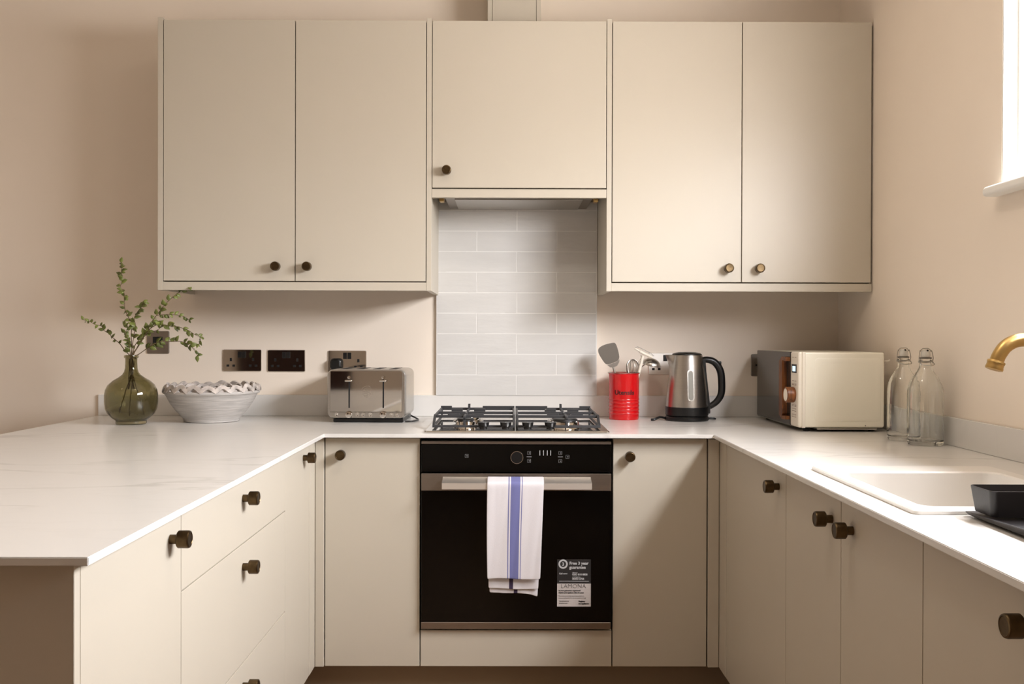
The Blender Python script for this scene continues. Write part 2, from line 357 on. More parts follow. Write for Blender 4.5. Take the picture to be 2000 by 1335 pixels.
# ---- back run
def door_y(parent, x0, x1, z0, z1, y, k=None, name='door'):
    o = MB().box(x0, x1, y, y+TH, z0, z1, .0014, 2).build(name, M['cab'], parent)
    if k: knob(o, k[0], y, k[1], (0, -1, 0))
    return o
b1 = base('base_cabinet', 'narrow beige base cabinet left of the oven, knob at upper left of door', (-.425, 3.2, .15))
MB().box(-.574, -.277, FB+.022, 3.58, .15, .868, 0).build('carcass', M['carcass'], b1)
door_y(b1, -.573, -.2775, BZ0, BZ1, FB, (-.522, CZ-.367))
MB().box(-.6025, -.576, FB-.008, FB+.01, BZ0, BZ1, .001).build('filler_strip', M['cab'], b1)
b2 = base('base_cabinet', 'narrow beige base cabinet right of the oven, partly in diagonal shade', (.475, 3.2, .15))
MB().box(.3265, .655, FB+.022, 3.58, .15, .868, 0).build('carcass', M['carcass'], b2)
door_y(b2, .327, .6205, BZ0, BZ1, FB, (.377, CZ-.370))
MB().box(.624, .6575, FB-.008, FB+.01, BZ0, BZ1, .001).build('filler_strip', M['cab'], b2)
b3 = base('oven_housing', 'beige oven housing unit with blank panel below the oven', (.024, 3.2, .15))
c = MB(); c.box(-.2755, -.2735, FB+.02, 3.58, .15, .868, 0); c.box(.3215, .3245, FB+.02, 3.58, .15, .868, 0); c.box(-.2735, .3215, FB+.02, 3.58, .15, .262, 0); c.box(-.2735, .3215, 3.57, 3.58, .262, .868, 0)
c.build('carcass', M['soot'], b3)
door_y(b3, -.2745, .3235, BZ0, .268, FB, None, 'lower_panel')
# ---- left run (fronts face +X)
def door_x(parent, y0, y1, z0, z1, x, sgn, k=None, name='door'):
    o = MB().box(min(x, x-sgn*TH), max(x, x-sgn*TH), y0, y1, z0, z1, .0014, 2).build(name, M['cab'], parent)
    if k: knob(o, x, k[0], k[1], (sgn, 0, 0))
    return o
PX = -1.21
l1 = base('end_cabinet', 'peninsula end cabinet nearest the viewer with dark shaded end panel', (-.9, 1.55, .15))
MB().box(PX+.02, FL-.022, 1.346, 1.757, .15, .868, 0).build('carcass', M['carcass'], l1)
MB().box(PX, FL-.0005, 1.326, 1.3445, .0, .868, .001).build('end_panel', M['cab'], l1)
door_x(l1, 1.3450, 1.7565, BZ0, BZ1, FL, 1, (1.700, CZ-.363))
l2 = base('drawer_cabinet', 'wide three-drawer peninsula cabinet under the left worktop', (-.9, 2.17, .15))
MB().box(PX, FL-.022, 1.759, 2.574, .15, .868, 0).build('carcass', M['carcass'], l2)
for (z0, z1) in ((.714, .868), (.4415, .7115), (.155, .439)):
    door_x(l2, 1.7585, 2.5735, z0, z1, FL, 1, (2.166, z1-.0515), 'drawer')
l3 = base('corner_cabinet', 'narrow corner cabinet at the inner left corner, partly hidden behind its post', (-.9, 2.75, .15))
MB().box(PX, FL-.022, 2.576, 3.58, .15, .868, 0).build('carcass', M['carcass'], l3)
door_x(l3, 2.5755, 2.884, BZ0, BZ1, FL, 1, (2.80, CZ-.357))
MB().box(FL-.018, FL+.001, 2.886, FB-.001, BZ0, BZ1, .001).build('corner_post', M['cab'], l3)
# ---- right run (fronts face -X)
r1 = base('corner_cabinet', 'wide single-door corner cabinet at the inner right corner, left of the sink cabinet', (.95, 2.6, .15))
MB().box(FR+.022, 1.245, 2.258, 3.58, .15, .868, 0).build('carcass', M['carcass'], r1)
door_x(r1, 2.2575, 2.872, BZ0, BZ1, FR, -1, (2.317, CZ-.363))
MB().box(FR-.001, FR+.018, 2.8745, FB-.001, BZ0, BZ1, .001).build('corner_post', M['cab'], r1)
r2 = base('sink_cabinet', 'two-door sink base cabinet with a pair of knobs close together', (.95, 1.88, .15))
cb = MB(); cb.box(FR+.022, 1.245, 1.511, 1.53, .15, .868, 0); cb.box(FR+.022, 1.245, 2.237, 2.256, .15, .868, 0); cb.box(FR+.022, 1.245, 1.53, 2.237, .15, .17, 0)
cb.box(FR+.022, FR+.03, 1.53, 2.237, .17, .66, 0)
cb.build('carcass', M['carcass'], r2)
door_x(r2, 1.8835, 2.2548, BZ0, BZ1, FR, -1, (1.935, CZ-.369))
door_x(r2, 1.5105, 1.8808, BZ0, BZ1, FR, -1, (1.818, CZ-.369))
r3 = base('base_cabinet', 'large-fronted cabinet at lower right edge with one big knob', (.95, 1.2, .15))
MB().box(FR+.022, 1.245, .905, 1.508, .15, .868, 0).build('carcass', M['carcass'], r3)
door_x(r3, .905, 1.508, BZ0, BZ1, FR, -1, (1.193, CZ-.362))
# ---- plinths
def plinth(x0, x1, y0, y1, lab): tag(MB().box(x0, x1, y0, y1, .002, .1495, .001).build('plinth', M['plinth'], None, ((x0+x1)/2, (y0+y1)/2, .002)), lab, 'plinth', 'recessed plinths under the cabinets')
plinth(-.668, .727, 3.055, 3.071, 'shadowed plinth board beneath the oven and back cabinets')
plinth(-.685, -.669, 1.346, 3.071, 'plinth board beneath the left peninsula cabinets')
plinth(.728, .744, .905, 3.071, 'plinth board beneath the right hand cabinets')

# ---- worktop
CT, CB = .885, .873
wx = [-1.551, -.570, .634, .708, 1.085, 1.2485]; wy = [.80, 1.289, 1.63, 2.15, 2.935, 3.6035]
def wf(a, b):
    if a < -.57: return b > 1.289
    if a < .634: return b > 2.935
    return not (.708 < a < 1.085 and 1.63 < b < 2.15)
wt = MB().grid(wx, wy, wf, CB, CT, lambda a, b, c: Vector((a, b, c)))
ed = [e for e in wt.bm.edges if e.is_manifold and e.calc_face_angle(0) > .5]
bmesh.ops.bevel(wt.bm, geom=ed, offset=.0012, segments=2, affect='EDGES')
tag(wt.build('worktop', M['marble'], None, (0, 3.2, CB)), 'white marble-effect U-shaped worktop over the base cabinets', 'worktop')
tag(MB().box(-1.551, 1.236, 3.592, 3.6035, CT+.0003, CT+.0795, .001).build('upstand', M['marble'], None, (0, 3.6, CT)), 'low marble-effect upstand along the back wall behind the toaster and kettle', 'upstand')
tag(MB().box(1.237, 1.2485, .80, 3.6035, CT+.0003, CT+.0795, .001).build('upstand', M['marble'], None, (1.24, 2, CT)), 'low marble-effect upstand along the right wall behind the bottles', 'upstand')

# ---- splashback
sx0, sx1 = -.274, .332
sp = thing('tiled_splashback', 'panel of white glazed brick-bond tiles behind the hob', 'splashback', ((sx0+sx1)/2, 3.6, CT+.08))
MB().box(sx0, sx1, 3.5888, 3.6035, CT+.080, 1.70, 0).build('grout', M['grout'], sp)
tl = MB(); random.seed(3); pz = CT+.0815; row = 0; H = .0752; G = .0022; mid = (sx0+sx1)/2
while pz < 1.69:
    if row % 2 == 0: xs = [sx0+.002, mid, sx1-.002]
    else: xs = [sx0+.002, mid-.151, mid+.151, sx1-.002]
    for a, b in zip(xs, xs[1:]):
        t = bmesh.new(); bmesh.ops.create_cube(t, size=1); z1 = min(pz+H, 1.698)
        x0_, x1_ = a+(G/2), b-(G/2)
        for v in t.verts: v.co = Vector(((x0_+x1_)/2+v.co.x*(x1_-x0_), 3.592+v.co.y*.008, (pz+z1)/2+v.co.z*(z1-pz)))
        bmesh.ops.bevel(t, geom=t.edges[:], offset=.0009, segments=2, affect='EDGES')
        tw = Matrix.Rotation(random.uniform(-.003, .003), 4, 'X') @ Matrix.Rotation(random.uniform(-.0015, .0015), 4, 'Z')
        cc = Vector(((x0_+x1_)/2, 3.592, pz+H/2)); bmesh.ops.transform(t, matrix=Matrix.Translation(cc) @ tw @ Matrix.Translation(-cc), verts=t.verts)
        tl.merge(t)
    pz += H+G; row += 1
tl.build('tiles', M['tile'], sp)

# ---- wall cabinets
WZT, WZB = 2.276, 1.343
def wallcab(label, x0, x1, doors, zb, pelm, panels, side_r=False):
    o = thing('wall_cabinet', label, 'cabinet', ((x0+x1)/2, 3.45, zb), 'wall cabinets')
    MB().box(x0+.001, x1-.001, FW+.022, 3.602, pelm[1]+.002, 2.268, 0).build('carcass', M['carcass'], o)
    for (a, b, k) in doors: door_y(o, a, b, pelm[1]+.004, 2.268, FW, k)
    p = MB(); p.box(x0, x1, FW, FW+.02, pelm[0], pelm[1], .001, 2)
    p.build('pelmet', M['cab'], o)
    for (a, b) in panels: MB().box(a, b, FW-.001, 3.595, WZB, WZT, .001, 2).build('side_panel', M['cab'], o)
    return o
wallcab('tall two-door beige wall cabinet on the left, above bowl and sockets', -1.187, -.284,
        [(-1.185, -.7357, (-.796, CZ+.239)), (-.7327, -.2865, (-.689, CZ+.239))], WZB, (WZB+.0005, 1.3715), [(-1.2045, -1.1872), (-.2838, -.2668)])
wallcab('short single-door beige wall cabinet above the hob', -.2660, .3330,
        [(-.2645, .3318, (-.214, CZ+.568))], 1.663, (1.663, 1.6925), [])
wallcab('tall two-door beige wall cabinet on the right, beside the window wall', .3510, 1.246,
        [(.3537, .7965, (.749, CZ+.237)), (.7995, 1.2425, (.855, CZ+.237))], WZB, (WZB+.0005, 1.3715), [(.3338, .3508)])
# hood under the short cabinet
h = thing('extractor_hood', 'slim steel cooker hood tucked under the short wall cabinet', 'cooker hood', (.033, 3.42, 1.66))
MB().box(-.225, .291, 3.29, 3.585, 1.668, 1.6935, .002).build('hood_body', M['steelh'], h)
MB().box(-.19, .256, 3.31, 3.56, 1.662, 1.6675, .001).build('grease_filter', M['steel'], h)
for x in (-.235, .301): MB().box(x-.008, x+.008, 3.30, 3.34, 1.655, 1.6935, .002).build('bracket', M['brass'], h)
# chimney casing
ch = thing('duct_casing', 'beige boxed duct casing rising above the short wall cabinet', 'duct casing', (.016, 3.5, 2.278))
MB().box(-.0625, .0945, 3.418, 3.436, 2.278, RZ-.002, .001).build('front_panel', M['cab'], ch)
for x in (-.080, .0955): MB().box(x, x+.0165, 3.417, 3.602, 2.278, RZ-.002, .001).build('side_panel', M['cab'], ch)

# ================================================================ oven
ov = thing('oven', 'black glass built-in oven with steel trim under the hob', 'oven', (.024, 3.2, .27))
ox0, ox1 = -.2715, .3195; OY = 2.955
MB().box(ox0+.01, ox1-.01, 2.995, 3.56, .275, .862, 0).build('oven_body', M['soot'], ov)
MB().box(ox0, ox1, OY, OY+.03, .8515, .861, .001).build('top_trim', M['steelh'], ov)
cp = MB().box(ox0, ox1, OY, OY+.03, .7655, .851, .001).build('control_panel', M['ovenglass'], ov)
dx = .0255; dz = CZ-.373
MB().lathe([(.0205, 0), (.0205, .010), (.0195, .0115), (.018, .0115), (.018, 0)], (dx, OY, dz), (0, -1, 0), 40).build('dial_ring', M['chrome'], cp)
MB().lathe([(0, .011), (.018, .011), (.018, 0)], (dx, OY, dz), (0, -1, 0), 40).build('dial', M['black'], cp)
def bx(mb, cx, cz, w_, h_, y=OY): mb.box(cx-w_/2, cx+w_/2, y-.0005, y-.0001, cz-h_/2, cz+h_/2, 0)
def icon(cx, cz, s_=.010):
    g = MB()
    for q in (-1, 1): bx(g, cx, cz+q*s_/2, s_, .0011); bx(g, cx+q*s_/2, cz, .0011, s_)
    bx(g, cx+.001, cz, s_*.4, s_*.35); g.build('icon', M['print2'], cp)
for (px, py) in ((912, 890), (1034, 884), (1034, 899.5), (1095, 884), (1095, 900), (1109, 891.5)): icon((px-994)/628, CZ-(py-658)/628)
for px in (1034, 1095): g = MB(); bx(g, (px-994)/628, CZ-(891.5-658)/628, .015, .0012); g.build('marking', M['print'], cp)
for px in (1055, 1062, 1069.5, 1076): g = MB(); bx(g, (px-994)/628, CZ-(884-658)/628, .0018, .016); g.build('marking', M['print'], cp)
gl = MB().box(ox0, ox1, OY, OY+.03, .298, .7065, .001).build('oven_door', M['ovenglass'], ov)
MB().box(ox0, ox1, OY-.001, OY+.03, .707, .7605, .001).build('door_band', M['steelh'], gl)
MB().box(ox0, ox1, OY-.001, OY+.03, .2765, .2975, .001).build('lower_trim', M['steelh'], gl)
hd = MB(); hy = 2.908   # handle: wedge shelf from band to bar
def hs(x, k):  # section at x
    return [Vector((x, OY-.0015, .7505)), Vector((x, OY-.0015, .742)), Vector((x, hy+.006, .718)), Vector((x, hy, .7185)), Vector((x, hy, .7375)), Vector((x, hy+.004, .739)), Vector((x, OY-.012, .744))]
hd.loft([hs(-.2045, 0), hs(.2555, 0)])
hdl = hd.build('handle', M['satin'], gl)
# sticker
st = MB(); sxa, sxb, sza, szb = .152, .257, CZ-.838, CZ-.692; sy = OY
st.grid([sxa, sxb], [sza, szb], lambda a, b: True, sy-.0006, sy-.0002, lambda a, b, c: Vector((a, c, b)))
M['stw'] = mat('sticker_white', (196, 188, 184), .5, var=.02); M['stb'] = mat('sticker_black', (40, 38, 38), .5, var=.02)
sk = st.build('guarantee_sticker', M['stw'], gl); sk['label'] = 'white and black guarantee sticker'
MB().box(sxa, sxb, sy-.0009, sy-.0007, CZ-.766, szb, 0).build('sticker_header', M['stb'], gl)
def TM(x, z, y=None): return Matrix.Translation((x, (sy-.0011) if y is None else y, z)) @ Matrix.Rotation(pi/2, 4, 'X')
def pz_(py): return CZ-(py-658)/628
tw = MB()
tw.text('Free 3 year', .0128, TM(.190, pz_(1102)), off=.0004); tw.text('guarantee', .0128, TM(.190, pz_(1110)), off=.0004)
tw.text('Call now:', .0068, TM(.158, pz_(1121)), off=.0002)
tw.text('Call us on', .004, TM(.199, pz_(1118.5)), off=.0001); tw.text('0333 818 8808', .0078, TM(.199, pz_(1123)), off=.0003)
tw.text('or in Ireland on', .004, TM(.199, pz_(1127)), off=.0001); tw.text('00353 2755', .0078, TM(.199, pz_(1131.5)), off=.0003)
tw.box(.158, .251, sy-.0013, sy-.0011, pz_(1135), pz_(1134), 0)
tw.lathe([(.0145, 0), (.0145, .0003), (.0095, .0003), (.0095, 0)], ((1101-994)/628, sy-.001, pz_(1101)), (0, -1, 0), 32)
tw.text('3', .014, TM((1101-994)/628, pz_(1104)), 'CENTER', off=.0004)
tw.build('sticker_white_text', M['print'], gl)
tb = MB()
tb.text('LAMONA', .0185, TM(.2025, pz_(1148)), 'CENTER', off=-.0004, sx=1.02)
tb.text('Is your guarantee registered?', .0058, TM(.157, pz_(1154)), off=.0002); tb.text('Register your appliance online for peace', .0048, TM(.157, pz_(1158)), off=.0003)
tb.text('Please have your purchase details ready to hand and', .0037, TM(.157, pz_(1164))); tb.text('keep your serial number for when you contact us for help', .0036, TM(.157, pz_(1168)))
tb.text('Your guarantee is for', .0036, TM(.158, pz_(1174))); tb.text('the appliance only', .0036, TM(.158, pz_(1178)))
tb.text('Register', .0062, TM(.219, pz_(1175)), off=.0003); tb.text('my appliance', .0062, TM(.2185, pz_(1179.5)), off=.0003)
tb.build('sticker_black_text', M['stb'], gl)

# ---- tea towel over the handle
def towel():
    bm = bmesh.new(); uvl = bm.loops.layers.uv.new('UVMap'); nx = 28
    cx0 = .021
    def sheet(path, wfn, uoff=0, us=.8, ph=0, tail=0):
        rows = []
        for j, (y, z) in enumerate(path):
            t = j/(len(path)-1); xa, xb = wfn(t); r = []
            for i in range(nx+1):
                u = i/nx; x = xa+(xb-xa)*u
                wv = .0016*sin(u*9+ph+t*2)*min(1, t*1.6)+.0008*sin(u*21+t*3)
                sag = 0
                if j > 0: sag = (.002*sin(u*6+ph)+.001*(u-.5)-tail*max(0, u-.45)**2)*t
                r.append(bm.verts.new((x, y-abs(wv)*1.0-.0004, z+sag)))
            rows.append(r)
        for a, b, j in zip(rows, rows[1:], range(len(rows))):
            for i in range(nx):
                f_ = bm.faces.new((a[i], a[i+1], b[i+1], b[i])); 
                for lp, (uu, vv) in zip(f_.loops, ((i, j), (i+1, j), (i+1, j+1), (i, j+1))): lp[uvl].uv = (uoff+us*uu/nx, vv/len(rows))
    n = 26
    # front layer incl. fold over the handle top
    top = [(OY-.006, .7525), (OY-.02, .7500), (hy+.012, .7445), (hy+.002, .7425), (hy-.0035, .7385)]
    fl = top+[(hy-.005-.004*(k/n), .7385-.292*k/n) for k in range(1, n+1)]
    def w1(t): k = max(0, (t-.12)/.88); return (-.0655-.002*sin(k*2.8)+.002*k, .1085-.011*k)
    sheet(fl, w1)
    fl2 = [(hy+.004-.004*(k/n), .7150-.302*k/n) for k in range(n+1)]   # second layer, behind the bar front
    sheet([(y+.006, z) for y, z in fl2], lambda t: (-.060-.001*t, .104-.012*t), .857, .1, 1.1, .012)
    sheet([(y+.013, z-.014) for y, z in fl2], lambda t: (-.057-.001*t, .102-.012*t), .848, .1, 2.3, .05)
    me = bpy.data.meshes.new('tea_towel'); 
    org = Vector((.02, 2.9, .45)); bmesh.ops.translate(bm, verts=bm.verts, vec=-org); bm.to_mesh(me); bm.free()
    me.materials.append(M['towel']); me.shade_smooth()
    o = bpy.data.objects.new('tea_towel', me); COL.objects.link(o); o.location = org
    so = o.modifiers.new('s', 'SOLIDIFY'); so.thickness = .0012; so.offset = 0
    sb = o.modifiers.new('b', 'SUBSURF'); sb.levels = 1; sb.render_levels = 1
    return tag(o, 'white folded tea towel with blue central stripe hanging on oven handle', 'towel')
towel()

# ================================================================ hob
hb = thing('gas_hob', 'four-burner steel gas hob with black pan supports in front of tiles', 'hob', (.026, 3.28, CT))
hx0, hx1, hy0, hy1 = -.265, .317, 2.967, 3.477
p = MB(); hc = ((hx0+hx1)/2, (hy0+hy1)/2); w_, d_ = hx1-hx0, hy1-hy0
p.loft([rrect(*hc, w_, d_, .012, CT+.0004), rrect(*hc, w_, d_, .012, CT+.004), rrect(*hc, w_-.006, d_-.006, .01, CT+.0065), rrect(*hc, w_-.03, d_-.03, .01, CT+.0065), rrect(*hc, w_-.05, d_-.05, .01, CT+.004)])
p.build('hob_plate', M['chrome'], hb)
for i, (bxx, by, br) in enumerate(((-.143, 3.16, .032), (-.143, 3.37, .04), (.187, 3.16, .045), (.187, 3.37, .036))):
    b_ = MB().lathe([(br+.014, 0), (br+.012, .004), (br+.002, .006), (br, .015), (br-.004, .018), (0, .018)], (bxx, by, CT+.0045), seg=36).build('burner', M['chrome'], hb)
    MB().lathe([(0, .0185), (br-.004, .0185), (br-.003, .022), (br-.006, .0255), (0, .0265)], (bxx, by, CT+.0045), seg=36).build('burner_cap', M['iron'], b_)
for i, x in enumerate((-.0805, -.0095, .0605, .1325)):
    kb = MB().lathe([(0, 0), (.0125, 0), (.0125, .007), (.0165, .0095), (.0185, .021), (.0178, .0225), (0, .0225)], (x, 3.028, CT+.0068), seg=28).build('knob', M['black'], hb)
    MB().box(x-.001, x+.001, 3.0125, 3.026, CT+.0295, CT+.0298, 0).build('pointer', M['print'], kb)
def sup(x0, x1, cx):
    g = MB(); zt = CT+.045; t = .007; yf, yb = 3.058, 3.452; zl = CT+.0085
    def bar(x0_, x1_, y0_, y1_, z0_, z1_): g.box(x0_, x1_, y0_, y1_, z0_, z1_, .0015, 2)
    bar(x0, x1, yf, yf+.008, zl, zl+.008)                           # low front and rear rails
    bar(x0, x1, yb-.008, yb, zl, zl+.008)
    for x in (x0+t/2, x1-t/2):                                       # sides sweep up from the front rail
        g.loft([[Vector((xx, a, b)) for a, b in ((yf+.001, zl), (yf+.001, zl+.009), (3.118, zt), (3.14, zt), (3.14, zt-.010), (3.126, zt-.011), (yf+.02, zl))] for xx in (x-t/2, x+t/2)])
        bar(x-t/2, x+t/2, 3.139, yb, zt-.010, zt); bar(x-t/2, x+t/2, yb-.010, yb-.0005, zl+.006, zt-.006); bar(x-t/2, x+t/2, yf+.001, yb-.001, zl, zl+.007)
    bar(x0+.004, x1-.004, 3.118, 3.125, zt-.010, zt-.0005)
    bar(x0+.004, x1-.004, 3.262, 3.269, zt-.010, zt-.0005)
    bar(x0+.004, x1-.004, yb-.009, yb-.001, zt-.010, zt-.0005)
    near, far = (x0, x1) if cx < 0 else (x1, x0)                     # raised lugs along the rear
    bar(min(near, near+.04*(1 if cx < 0 else -1)), max(near, near+.04*(1 if cx < 0 else -1)), yb-.009, yb, zt-.002, zt+.0055)
    bar(min(far, far-.115*(1 if cx < 0 else -1)), max(far, far-.115*(1 if cx < 0 else -1)), yb-.009, yb, zt-.002, zt+.0055)
    for by in (3.16, 3.37):
        for sgn in (-1, 1):
            bar(cx-t/2, cx+t/2, min(by+sgn*.02, by+sgn*.075), max(by+sgn*.02, by+sgn*.075), zt-.009, zt+.001)
            bar(min(cx+sgn*.02, cx+sgn*.06), max(cx+sgn*.02, cx+sgn*.06), by-t/2, by+t/2, zt-.009, zt+.001)
    bar(cx-.004, cx+.004, yf, yf+.007, zl+.006, zt-.006); bar(cx-.004, cx+.004, yf, 3.12, zt-.012, zt)
    g.loft([[Vector((xx, a, b)) for a, b in ((3.425, zt-.008), (3.425, zt+.004), (3.438, zt+.014), (3.444, zt+.014), (3.444, zt-.008))] for xx in (cx-.004, cx+.004)])
    return g.build('pan_support', M['iron'], hb)
sup(-.246, .0205, -.143); sup(.0245, .296, .187)

# ================================================================ sockets
def plate(x0, x1, z0, z1, label, name='wall_socket', mt='mirror', y=3.6035):
    o = thing(name, label, 'socket', ((x0+x1)/2, y, (z0+z1)/2), 'chrome sockets on the back wall')
    cx, cz = (x0+x1)/2, (z0+z1)/2
    R = Matrix.Translation((cx, y, cz)) @ Matrix.Rotation(pi/2, 4, 'X')
    MB().loft([rrect(0, 0, x1-x0, z1-z0, .005, 0), rrect(0, 0, x1-x0, z1-z0, .005, .003), rrect(0, 0, x1-x0-.003, z1-z0-.003, .004, .005)], m=R).build('plate', M[mt], o)
    return o, cx, cz, y-.005
def pins(o, cx, cz, y, inner=True):
    q = MB()
    q.box(cx-.0042, cx+.0042, y-.0006, y+.001, cz+.001, cz+.0135, .0004)
    for s in (-1, 1): q.box(cx+s*.011-.005, cx+s*.011+.005, y-.0006, y+.001, cz-.020, cz-.0115, .0004)
    q.build('pin_holes', M['soot'], o)
def rocker(o, cx, cz, y):
    return MB().box(cx-.0072, cx+.0072, y-.003, y+.001, cz-.0115, cz+.0125, .0015, 2).build('switch', M['black'], o)
def px2(x, y, s=515): return (x-994)/s, CZ-(y-658)/s
def dsocket(pxa, pxb, pya, pyb, label, mt='mirror'):
    (x0, z1), (x1, z0) = px2(pxa, pya), px2(pxb, pyb); o, cx, cz, y = plate(x0, x1, z0, z1, label, mt=mt)
    for s in (-1, 1): pins(o, cx+s*.042, cz-.004, y); rocker(o, cx+s*.0082, cz+.0215, y)
    return o, cx, cz, y
dsocket(436.5, 511, 683.5, 726, 'chrome double socket above and right of the bowl, leftmost of the double sockets')
dsocket(523.5, 596.5, 684, 726.5, 'dark-reflecting double socket between the left double socket and the toaster')
o3, c3x, c3z, c3y = dsocket(641.5, 716, 685, 728, 'chrome double socket partly hidden behind the toaster with a black plug in it')
dsocket(1266.5, 1340, 688, 730.5, 'grey steel double socket partly hidden behind the kettle and utensils', 'satin')
(x0, z1), (x1, z0) = px2(288.5, 648), px2(331.5, 692); o, cx, cz, y = plate(x0, x1, z0, z1, 'square steel data outlet with black centre behind the eucalyptus', 'data_outlet', 'steelh')
MB().box(cx-.019, cx+.018, y-.001, y+.001, cz-.016, cz+.021, .0005).build('port', M['soot'], o)
(x0, z1), (x1, z0) = px2(1467, 690), px2(1511, 733); o, cx, cz, y = plate(x0, x1, z0, z1, 'steel socket plate half hidden behind the microwave', 'wall_socket', 'steelh')
MB().box(cx-.026, cx-.020, y-.001, y+.001, cz-.003, cz+.004, .0005).build('pin_holes', M['soot'], o)
# plug
pl = thing('power_plug', 'black plug pushed into the socket behind the toaster', 'plug', (c3x-.038, c3y, c3z))
q = MB(); R = Matrix.Translation((c3x-.040, c3y-.0012, c3z-.010)) @ Matrix.Rotation(pi/2, 4, 'X')
q.loft([rrect(0, 0, .046, .046, .012, 0), rrect(0, 0, .046, .046, .014, .012), rrect(0, 0, .040, .040, .014, .026), rrect(0, 0, .03, .03, .012, .03)], m=R)
q.build('plug_body', M['black'], pl)
MB().tube(bez([(c3x-.040, c3y-.012, c3z-.032), (c3x-.040, c3y-.014, c3z-.055), (c3x-.03, c3y-.02, c3z-.11), (c3x-.01, c3y-.014, .8895)]), .003, 8).build('cord', M['black'], pl)

# ================================================================ toaster
tx0, tx1, ty0, ty1, tz0, tz1 = -.6325, -.3565, 3.314, 3.555, .899, 1.071
to = thing('toaster', 'polished chrome four-slice toaster on the worktop left of the hob', 'toaster', (-.495, 3.43, CT))
tb_ = MB(); cx, cz = (tx0+tx1)/2, (tz0+tz1)/2; w_, h_ = tx1-tx0, tz1-tz0
RT = lambda y: Matrix.Translation((cx, y, cz)) @ Matrix.Rotation(pi/2, 4, 'X')
def ring_y(w__, h__, r, y, n=6): return [Vector((cx+p.x, y, cz+p.y)) for p in rrect(0, 0, w__, h__, r, 0, n)]
tb_.loft([ring_y(w_-.02, h_-.014, .014, ty0+.0015), ring_y(w_-.008, h_-.006, .018, ty0+.003), ring_y(w_, h_, .022, ty0+.012), ring_y(w_, h_, .022, ty1-.012), ring_y(w_-.01, h_-.008, .02, ty1)])
tb_.build('toaster_body', M['steel'], to)
fp = MB().box(tx0+.0125, tx1-.0125, ty0-.0015, ty0+.001, .9235, tz1-.006, .001, 2).build('front_panel', M['mirror'], to)
cpn = MB().box(tx0+.0125, tx1-.0125, ty0-.0015, ty0+.001, tz0+.004, .9225, .001, 2).build('control_panel', M['steel'], to)
sl = MB()
for i in range(4):
    xx = tx0+.052+i*.0575; sl.box(xx-.013, xx+.013, ty0+.04, ty1-.045, tz1-.001, tz1+.0006, .0003)
sl.build('slots', M['soot'], to)
MB().box(tx0+.02, tx1-.01, ty0+.012, ty1-.012, CT+.0005, tz0+.002, .003).build('toaster_base', M['black'], to)
for x in (-.5535, -.434):
    MB().box(x-.0026, x+.0026, ty0-.0022, ty0-.0014, .937, 1.049, .0002).build('lever_slot', M['soot'], to)
    lv = MB(); lv.lathe([(0, 0), (.0058, 0), (.0058, .004), (0, .006)], (x, ty0-.0025, 1.043), (0, -1, 0), 16)
    lv.box(x-.0125, x+.0125, ty0-.021, ty0-.0025, 1.0285, 1.0355, .003, 3)
    lv.build('lever', M['chrome'], to)
    dl = MB().lathe([(0, 0), (.0125, 0), (.0128, .006), (.0108, .0125), (.0085, .0135), (0, .0135)], (x, ty0-.002, .9135), (0, -1, 0), 28).build('browning_dial', M['chrome'], to)
for px in (658, 699.3, 710.2, 724.7, 766.5, 777.5):
    x = (px-994)/562
    MB().lathe([(0, .0022), (.0045, .0026), (.0052, .002), (.0056, .0004), (.0066, .0004), (.0068, .0018), (.0074, .0018), (.0076, 0)], (x, ty0-.0016, .9135), (0, -1, 0), 22).build('button', M['chrome'], to)
lg = MB(); lcx, lcz = -.492, .9935
def lgt(pts): lg.tube(bez([(lcx+a*.0205, ty0-.0022, lcz+b*.0205) for a, b in pts], 6), .0010, 6)
lgt([(.7, .72), (.2, 1.0), (-.5, .8), (-.85, .3), (-.45, -.05), (.2, -.15), (.55, -.35), (.4, -.6), (-.1, -.62)])
lgt([(.85, .45), (.35, .66), (-.25, .6), (-.5, .32), (-.2, .12), (.4, .02), (.85, -.3), (.7, -.75), (.15, -1.0), (-.5, -.85)])
lgt([(.55, .3), (.1, .4), (-.15, .32)]); lgt([(-.75, -.25), (-.1, -.38), (.2, -.42)]); lgt([(-.75, -.5), (-.3, -.72), (.1, -.8)])
lg.build('emblem', M['chrome'], to)
MB().tube(bez([(tx1-.004, 3.50, CT+.010), (tx1+.018, 3.47, CT+.004), (tx1+.034, 3.40, CT+.004), (tx1+.022, 3.345, CT+.004), (tx1-.004, 3.335, CT+.004)]), .003, 8).build('cord', M['black'], to)

to.rotation_euler.z = radians(-1.5)

# ================================================================ utensil pot
pcx, pcy = .423, 3.49
pot = thing('utensil_pot', 'red enamel metal pot lettered Utensils between hob and kettle', 'pot', (pcx, pcy, CT))
prof = [(0, .002), (.050, .002), (.053, 0), (.0548, .004), (.0548, .018)]
for k in range(5):
    z = .024+k*.0125; prof += [(.0548, z-.003), (.0566, z), (.0548, z+.003)]
prof += [(.0552, .10), (.0555, .165), (.0585, .1685), (.0592, .1705), (.0580, .172), (.0545, .1705), (.054, .1), (.0535, .006), (0, .006)]
MB().lathe(prof, (pcx, pcy, CT+.0003), seg=56).build('pot_body', M['red'], pot)
MB().lathe([(.0590, .1700), (.0596, .1712), (.0585, .1728), (.0565, .1718)], (pcx, pcy, CT), seg=56).build('rim', M['steel'], pot)
tx = MB(); th0 = 0
def wrap(v):
    a = (v.x)/.0562; r = .0560+v.z; return Vector((pcx+r*sin(a-.08), pcy-r*cos(a-.08), CT+.093+v.y))
tx.text('Utensils', .0235, None, 'CENTER', off=.0003, ext=.0003, fn=wrap, sx=1.0)
sf = 0
tx.build('lettering', M['ink'], pot)
